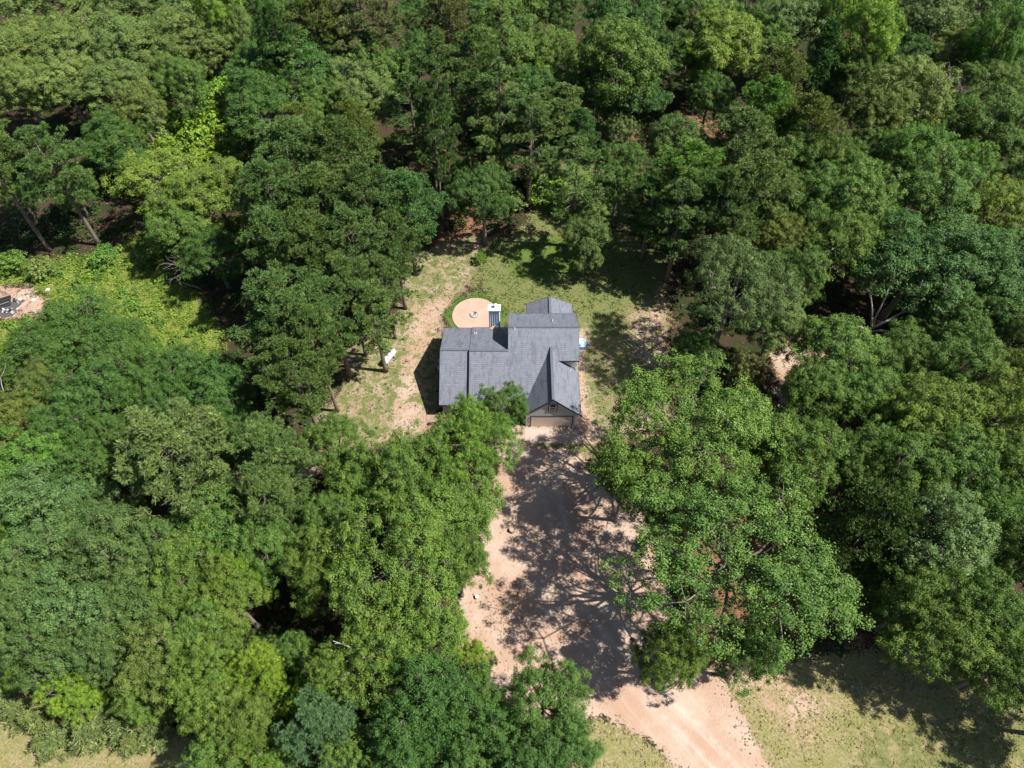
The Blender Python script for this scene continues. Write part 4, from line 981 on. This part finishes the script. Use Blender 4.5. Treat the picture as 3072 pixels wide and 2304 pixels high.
def broadleaf(seed, Rr, H, zc, rv, nl, ns, nleaf, ls, lobe_r=(0.27,0.46), drop=0.12, zlo=-0.55, subr=0.5, under=-0.35):
    rg = np.random.default_rng(seed)
    D = fib(nl, 0.98, zlo, rg, 0.35)
    frac = rg.uniform(0.44, 0.84, nl); frac[0] *= 0.8
    LC = D * frac[:,None] * np.array([Rr, Rr, rv]) + np.array([0,0,zc])
    LC[:, :2] += rg.normal(size=(nl,2)) * Rr * 0.06
    LR = rg.uniform(*lobe_r, nl) * Rr
    lo, br = MB(), MB()
    tb = np.array([0,0,-0.3]); ts = np.array([rg.normal()*.2, rg.normal()*.2, zc - rv*0.55])
    r0 = 0.035*Rr + 0.012*H
    lo.tube([tb, tb*0.2 + ts*0.12, ts*0.55, ts, ts + np.array([0,0,rv*0.7])], [r0*1.5, r0*1.05, r0*.85, r0*.7, r0*.25], 9)
    Cs, Ns, Ts = [], [], []
    for i in range(nl):
        st_ = ts + np.array([0,0,rv*rg.uniform(-.1,.5)])
        limb(br, st_, LC[i], r0*rg.uniform(.32,.5)*(.7 if Rr > 7 else 1), r0*.1, rg, 5, 0.08, 5)
        if rg.random() < 0.04: continue
        lt = rg.random()
        k = int(ns*nleaf*0.03); o = unit(rg.normal(size=(k,3)) + D[i]*.5 + np.array([0,0,.5]))
        Cs.append(LC[i] + o*LR[i]*rg.uniform(.55,1.25,k)[:,None]*np.array([1,1,.85])); Ns.append(unit(o*.6 + np.array([0,0,.5]) + rg.normal(size=(k,3))*.5)); Ts.append(np.clip(.5 + rg.normal(size=k)*.22, 0, 1))
        d = fib(ns, 1.0, -0.5, rg, 0.5)
        bias = unit(D[i]*0.8 + np.array([0,0,0.75]))
        keep = (d @ bias > under) & (rg.random(ns) > drop)
        d = d[keep]
        SC = LC[i] + d * LR[i] * rg.uniform(0.6, 1.2, len(d))[:,None] * np.array([1,1,0.82])
        for j in range(len(d)):
            if j % 3 == 0: limb(br, LC[i], SC[j], r0*.11, r0*.035, rg, 4, 0.05, 3)
            sr = subr*rg.uniform(.55, 1.4); k = int(nleaf * (sr/subr)**1.6 * rg.uniform(.7,1.2))
            o = unit(rg.normal(size=(k,3)) + bias*0.55 + d[j]*0.5 + np.array([0,0,0.3])); rr = rg.uniform(0.3,1.2,k)[:,None]; an = rg.uniform(.75,1.4,3)*np.array([1.1,1.1,.75])
            Cs.append(SC[j] + o*rr*sr*an)
            Ns.append(unit(o*0.9 + np.array([0,0,0.45]) + rg.normal(size=(k,3))*0.45))
            Ts.append(np.clip(0.5 + (rg.random()-.5)*0.35 + (lt-.5)*.25 + rg.normal(size=k)*0.2, 0, 1))
    C = np.concatenate(Cs); Nn = np.concatenate(Ns); T_ = np.concatenate(Ts)
    s = rg.uniform(0.7, 1.3, len(C)) * ls
    V, Fq = leaves(C, Nn, s, s*0.62, rg)
    return (lo.mesh('trunk', M_BARK, True), br.mesh('branches', M_BARK, True), np_mesh('crown', V, Fq, T_, M_LEAF))

def needles(C, A, n, ln, w, rg):
    """tufts: n needles sprayed round axis A from each C"""
    m = len(C)
    ax = np.repeat(A, n, 0); c = np.repeat(C, n, 0)
    d = unit(ax*0.75 + rg.normal(size=(m*n,3))*0.62)
    sd = unit(np.cross(d, rg.normal(size=(m*n,3))))*w
    L = ln*rg.uniform(.7,1.25,(m*n,1))
    V = np.stack([c - sd*.5, c + sd*.5, c + d*L + sd*.35, c + d*L - sd*.35], 1).reshape(-1,3)
    return V, np.arange(4*m*n).reshape(-1,4)

def pine(seed, Rr, H, z0, npuff, tufts, nn, ln=0.3, w=0.055, cone=False, droop=0.0):
    rg = np.random.default_rng(seed)
    lo, br = MB(), MB()
    bend = rg.normal(size=2)*0.25
    r0 = 0.011*H + 0.03
    tp = [np.array([bend[0]*(t**2), bend[1]*(t**2), H*t*0.97 - (0.3 if t == 0 else 0)]) for t in (0, .08, .3, .55, .8, 1.0)]
    lo.tube(tp, [r0*1.4, r0*1.05, r0*.9, r0*.7, r0*.42, r0*.1], 9)
    axis_at = lambda z: np.array([bend[0]*(z/H)**2, bend[1]*(z/H)**2, z])
    PC, PA, PR, PT = [], [], [], []
    nb = npuff // 3
    for i in range(nb):
        t = (i + .5) / nb; z = z0 + (H*0.985 - z0)*t
        prof = (1 - t)**0.75*1.02 + 0.06 if cone else math.sqrt(max(0.02, 1 - (2*(t**0.9) - 0.86)**2*0.86))
        a = i*2.399963 + rg.normal()*.35
        rl = Rr*prof*rg.uniform(.72, 1.12)
        if rg.random() < 0.08: rl *= 0.5
        dirv = np.array([math.cos(a), math.sin(a), 0])
        p0 = axis_at(z - (0.05 if cone else 0.25)*rl); end = axis_at(z) + dirv*rl + np.array([0,0, -droop*rl + (0 if cone else 0.15*rl)])
        limb(br, p0, end, r0*.3*(1.1-.7*t), r0*.06, rg, 4, 0.06, 4)
        lt = rg.random()
        for k, f in enumerate((1.0, .74, .5)):
            q = p0 + (end - p0)*f + np.array([-dirv[1], dirv[0], 0])*rg.normal()*rl*(.26*f) + np.array([0,0,rg.normal()*.12*Rr*.3])
            PC.append(q); PA.append(unit(dirv*0.7*f + np.array([0,0,0.75]) + rg.normal(size=3)*.15)); PR.append(rg.uniform(.125,.19)*Rr*(1 if f > .6 else .85)); PT.append(lt)
    PC.append(axis_at(H)); PA.append(np.array([0,0,1.])); PR.append(.16*Rr); PT.append(.5)
    Vs, Fs, Ts = [], [], []; base = 0
    for c, a, r_, lt in zip(PC, PA, PR, PT):
        d = unit(rg.normal(size=(tufts,3)) + a*1.0)
        TC = c + d*(r_*rg.uniform(.5,1.0,tufts))[:,None]*np.array([1.1,1.1,.8])
        V, Fq = needles(TC, unit(d + np.array([0,0,.35])), nn, ln, w, rg)
        Vs.append(V); Fs.append(Fq + base); base += len(V)
        tt = np.repeat(np.clip(.5 + (lt-.5)*.35 + rg.normal(size=tufts)*.22, 0, 1), nn); Ts.append(np.clip(tt + rg.normal(size=len(tt))*.1, 0, 1))
    return (lo.mesh('trunk', M_PBARK, True), br.mesh('branches', M_PBARK, True), np_mesh('crown', np.concatenate(Vs), np.concatenate(Fs), np.concatenate(Ts), M_NEEDLE))

PROTO = {
    'oak': [broadleaf(100+i, 5.0, 14, 9.0, 4.9, 19+i%4, 31, 168, 0.080, zlo=-.75+.06*(i%3), drop=.2+.03*(i%4)) for i in range(7)],
    'bigoak': [broadleaf(200+i, 9.0, 17, 11.0, 5.4, 34, 33, 130, 0.084, (0.17,0.28), 0.25, -.08, .54, -.05) for i in range(3)],
    'bush': [broadleaf(300+i, 1.8, 2.4, 1.2, 1.1, 9, 16, 40, 0.10, (0.4,0.55), .1, -.5, .26) for i in range(3)],
    'pine': [pine(400+i, 4.0, 20, 10.5-.6*(i%3), 150, 26, 11, .31, .05) for i in range(6)],
    'airpine': [pine(450+i, 3.4, 21, 8.6-.8*(i%2), 84, 24, 12, .32, .05) for i in range(4)],
    'cedar': [pine(500+i, 3.2, 13, 1.6, 260, 15, 9, .24, .055, True, .05) for i in range(2)],
    'cedar2': [pine(520+i, 4.2, 12, 2.2, 330, 16, 9, .26, .055, False, .25) for i in range(2)],
    'young_pine': [pine(600+i, 1.0, 2.6, .35, 66, 7, 6, .22, .035, True, -.1) for i in range(3)],
}
GEO = {'oak': (5.0, 14, 9.0), 'bigoak': (9.0, 17, 11.0), 'bush': (1.8, 2.4, 1.2), 'pine': (4.0, 20, 15.5), 'airpine': (3.4, 21, 15.0), 'cedar': (3.2, 13, 5.5), 'cedar2': (4.2, 12, 6.5), 'young_pine': (1.0, 2.6, 1.2)}
NAMES = {'oak': ('oak_tree', 'tree'), 'bigoak': ('oak_tree', 'tree'), 'bush': ('bush', 'bush'), 'pine': ('pine_tree', 'tree'), 'airpine': ('pine_tree', 'tree'), 'cedar': ('cedar_tree', 'tree'), 'cedar2': ('cedar_tree', 'tree'), 'young_pine': ('young_pine', 'tree')}
GROUPS = {'oak': 'broadleaf trees of the wood', 'bigoak': 'broadleaf trees of the wood', 'bush': 'bushes at the wood edges', 'pine': 'pines of the wood', 'airpine': 'pines of the wood', 'cedar': 'cedars of the wood', 'cedar2': 'cedars of the wood', 'young_pine': 'young pines on the dry field'}
PAL = {'l': (.140,.205,.050), 'm': (.098,.178,.033), 'd': (.066,.140,.028), 'y': (.150,.262,.028), 'g': (.122,.190,.055), 'o': (.118,.168,.034),
       'k': (.122,.140,.044), 'u': (.142,.222,.036), 'z': (.105,.212,.032), 'w': (.150,.222,.055), 'v': (.108,.185,.031), 'p': (.086,.150,.036),
       'q': (.108,.176,.044), 'b': (.062,.146,.036), 'h': (.092,.165,.045), 'n': (.074,.152,.034), 'c': (.070,.128,.030), 'b2': (.092,.168,.060), 't': (.160,.210,.068)}
PAL = {k: tuple(c*.92 for c in v) for k, v in PAL.items()}
count = {}
def plant(kind, x, y, r, H, colr, label, group=None):
    ps = PROTO[kind]; i = count.get(kind, 0); count[kind] = i + 1
    R0, H0, zc = GEO[kind]
    tr, br, cr = ps[i % len(ps)]
    s, sz = r / R0, H / H0
    root = empty(NAMES[kind][0], (x, y, 0), rnd.uniform(0, 6.283))
    root.scale = (s*rnd.uniform(.93,1.07), s*rnd.uniform(.93,1.07), sz)
    tag(root, label, NAMES[kind][1], group or GROUPS[kind])
    for nm, me in (('trunk', tr), ('branches', br), ('crown', cr)):
        o = link(nm, me, None, root)
        if nm == 'crown':
            c = PAL[colr]; j = rnd.uniform(.9, 1.12); w = rnd.uniform(.93, 1.08)
            o.color = (c[0]*j*w, c[1]*j, c[2]*j/w, 1)
    return root
for row in TREES: plant(*row)

# ------------------------------------------------------------------ dead wood
def dead(name, mat, loc, seed, spec, label, cat, depth=2, lean=(0,0,1)):
    root = empty(name, loc); tag(root, label, cat)
    rg = np.random.default_rng(seed)
    def grow(mb, p, d, L, r, lv):
        pts = [p]; rad = [r]; q = p
        for k in range(4):
            d = unit(d + rg.normal(size=3)*.16); q = q + d*L/4; pts.append(q); rad.append(r*(1-.2*(k+1)) + .006)
            if lv > 0 and k > 0:
                for _ in range(1 if lv == 1 else 2):
                    if rg.random() < .8: grow(mb, q, unit(d*.75 + rg.normal(size=3)*.6 + np.array([0,0,.1])), L*rg.uniform(.4,.65), r*.5*(1-.15*k), lv-1)
        mb.tube(pts, rad, 6)
    for nm, p, d, L, r, lv in spec:
        mb = MB(); grow(mb, np.array(p, float), unit(np.array(d, float)), L, r, lv); mb.build(nm, mat, root, True)
    return root

dead('dead_tree', M_DEAD, (44.84, 57.62, 0), 3, [('trunk', (0,0,-.2), (0.02,0,1), 5.0, .32, 0), ('limb', (0,0,4.6), (1,.35,.75), 7.5, .2, 1), ('limb', (0,0,4.5), (.45,.5,1), 5.5, .17, 1), ('limb', (0,0,4.4), (-.3,.45,1), 5.5, .16, 1), ('limb', (0,0,4.2), (-1,.3,.25), 5, .14, 1), ('limb', (0,0,4.0), (1,-.12,.1), 6.5, .14, 1)], 'bare white dead tree with spreading limbs in the black gap of the right wood', 'dead tree')
dead('dead_tree', M_TWIG, (68.29, 100.09, 0), 5, [('trunk', (0,0,-.2), (0,0,1), 8.5, .22, 0)] + [('limb', (0,0,7.5), (math.cos(a), math.sin(a), .55), 4.8, .1, 2) for a in (0,.9,1.9,2.8,3.7,4.6,5.5)], 'leafless grey tree of fine twigs near the upper right edge', 'dead tree')
dead('dead_tree', M_TWIG, (-43.1, 68.54, 0), 8, [('trunk', (0,0,-.2), (0,0,1), 4.6, .16, 0)] + [('limb', (0,0,3.8), (math.cos(a)*.8, math.sin(a)*.8-.4, .5), 2.8, .05, 2) for a in (0,1.6,3.0,4.1,5.2)], 'tangled grey dead tree at the shaded right side of the left meadow', 'dead tree')
dead('dead_tree', M_DEAD, (-11.79, 17.1, 0), 21, [('trunk', (0,0,-.2), (0,0,1), 11.6, .2, 0), ('limb', (0,0,11.4), (-1,-.25,.12), 3.4, .12, 1), ('limb', (0,0,11.0), (-.7,-.8,.1), 3.2, .1, 1), ('limb', (0,0,11.2), (.8,-.5,.2), 2.2, .09, 1)], 'dead pale limb lying bare among the oaks left of the driveway', 'dead tree')
dead('dead_tree', M_DEAD, (-35.81, 95.7, 0), 12, [('trunk', (0,0,-.2), (0,0,1), 9.2, .16, 0)] + [('limb', (0,0,8.4), (math.cos(a), math.sin(a)-.3, .6), 3.2, .09, 2) for a in (.4,1.9,3.0,4.2,5.4)], 'small white dead tree in front of the dark oak wood, upper left', 'dead tree')
dead('dead_tree', M_TWIG, (-10.6, 12.69, 0), 14, [('trunk', (0,0,-.2), (0,0,1), 7.0, .12, 0)] + [('limb', (0,0,6.4), (math.cos(a), math.sin(a), .5), 2.4, .06, 2) for a in (.4,1.9,3.0,4.2,5.4)], 'grey dead twiggy tree between the blue-green pine and the dark bottom oaks', 'dead tree')
dead('dead_tree', M_DEAD, (-55.42, 43.89, 0), 15, [('trunk', (0,0,-.2), (0,0,1), 8.6, .16, 0)] + [('limb', (0,0,8.0), (math.cos(a), math.sin(a), .5), 3.0, .08, 1) for a in (.4,1.9,3.0,4.2,5.4)], 'white dead tree at the left edge among olive crowns', 'dead tree')


# ------------------------------------------------------------------ ground cover
def scatter(n, boxr, test, rg):
    P = np.stack([rg.uniform(boxr[0], boxr[1], n), rg.uniform(boxr[2], boxr[3], n)], 1)
    return P[test(P)]
rg = np.random.default_rng(5)
def blocked(P): return ((P[:,0] > -8.6) & (P[:,0] < 8.1) & (P[:,1] > 45.9) & (P[:,1] < 63.3)) | (np.hypot(P[:,0]-pc[0], P[:,1]-pc[1]) < pr+.1) | ((P[:,0] > 1.5) & (P[:,0] < 8.0) & (P[:,1] > 43.9) & (P[:,1] < 46))
def clump_noise(P, s, k): return (np.sin(P[:,0]*s+k)+np.sin(P[:,1]*s*1.13+2*k)+np.sin((P[:,0]+P[:,1])*s*.71+k*3)+np.sin((P[:,0]-P[:,1])*s*1.37-k))/4
def weeds(P, nl, rad, hgt, ls, rg):
    n = len(P); sc = rg.uniform(.6,1.4,n)
    o = rg.normal(size=(n,nl,3)); o[...,2] = np.abs(o[...,2]); o = unit(o)
    C = np.concatenate([P, np.zeros((n,1))],1)[:,None,:] + o*np.array([rad,rad,hgt])*sc[:,None,None]*rg.uniform(.4,1,(n,nl,1))
    Nn = unit(o*.6 + np.array([0,0,.6]) + rg.normal(size=o.shape)*.4)
    s = (ls*rg.uniform(.7,1.3,(n,nl))*sc[:,None]).ravel()
    V, Fq = leaves(C.reshape(-1,3), Nn.reshape(-1,3), s, s*.6, rg)
    return V, Fq, np.clip(np.repeat(rg.uniform(.1,.9,n), nl) + rg.normal(size=n*nl)*.15, 0, 1)
def cover_obj(name, P, nl, rad, hgt, ls, col):
    V, Fq, t = weeds(P, nl, rad, hgt, ls, rg)
    o = link(name, np_mesh(name, V, Fq, t, M_WEED)); o.color = (*col, 1); tag(o, kind='stuff'); return o
P = scatter(44000, (-80,-20,50,95), lambda P: (covers(P)['mead'] > rg.uniform(.2,.9,len(P))) & (clump_noise(P,2.3,1.) > rg.uniform(-.6,.1,len(P))), rg)
cover_obj('meadow_weeds', P, 8, .3, .34, .1, (.16,.245,.034))
P = scatter(60000, (-45,30,40,85), lambda P: (covers(P)['grass'] > rg.uniform(.35,1.3,len(P))) & ~blocked(P) & (clump_noise(P,1.7,2.) > -.2), rg)
cover_obj('lawn_grass', P, 4, .17, .13, .07, (.095,.142,.036))
P = scatter(14000, (-12,2,60,72), lambda P: (covers(P)['lush'] > rg.uniform(.3,.8,len(P))) & ~blocked(P), rg)
cover_obj('lush_grass', P, 3, .11, .06, .06, (.075,.155,.026))
P = scatter(60000, (-60,65,-3,30), lambda P: (covers(P)['dry'] > rg.uniform(.3,1.2,len(P))) & (sdist(P, DRIVE) < 0) & (clump_noise(P,1.3,4.) > -.3), rg)
cover_obj('dry_grass', P, 3, .13, .1, .07, (.24,.20,.085))
P = scatter(22000, (-78,78,0,125), lambda P: (np.maximum.reduce([covers(P)[k] for k in ('dry','dirt','mead','grass')]) < .2) & ~blocked(P) & (clump_noise(P,.35,7.) > -.15), rg)
cover_obj('forest_undergrowth', P, 12, .6, .9, .2, (.035,.075,.016))
P = scatter(40000, (-60,70,-3,110), lambda P: (np.maximum(covers(P)['dry'], covers(P)['dirt']*.55) > rg.uniform(.2,1.5,len(P))) & ~blocked(P) & (sdist(P, DRIVE) < -.3) & (clump_noise(P,.8,9.) > -.45), rg)
cover_obj('fallen_leaves', P, 2, .12, .03, .05, (.085,.066,.036))
P = scatter(2600, (-80,-20,50,98), lambda P: (covers(P)['mead'] > rg.uniform(.15,.95,len(P))) & (clump_noise(P,.55,3.) > rg.uniform(-.5,.6,len(P))), rg)
cover_obj('meadow_brush', P, 42, .62, .75, .15, (.105,.205,.03))
P = scatter(1500, (-45,30,40,86), lambda P: (covers(P)['grass'] > rg.uniform(.3,1.1,len(P))) & ~blocked(P) & (clump_noise(P,.8,5.) > .0), rg)
cover_obj('lawn_weeds', P, 12, .3, .2, .1, (.08,.155,.03))
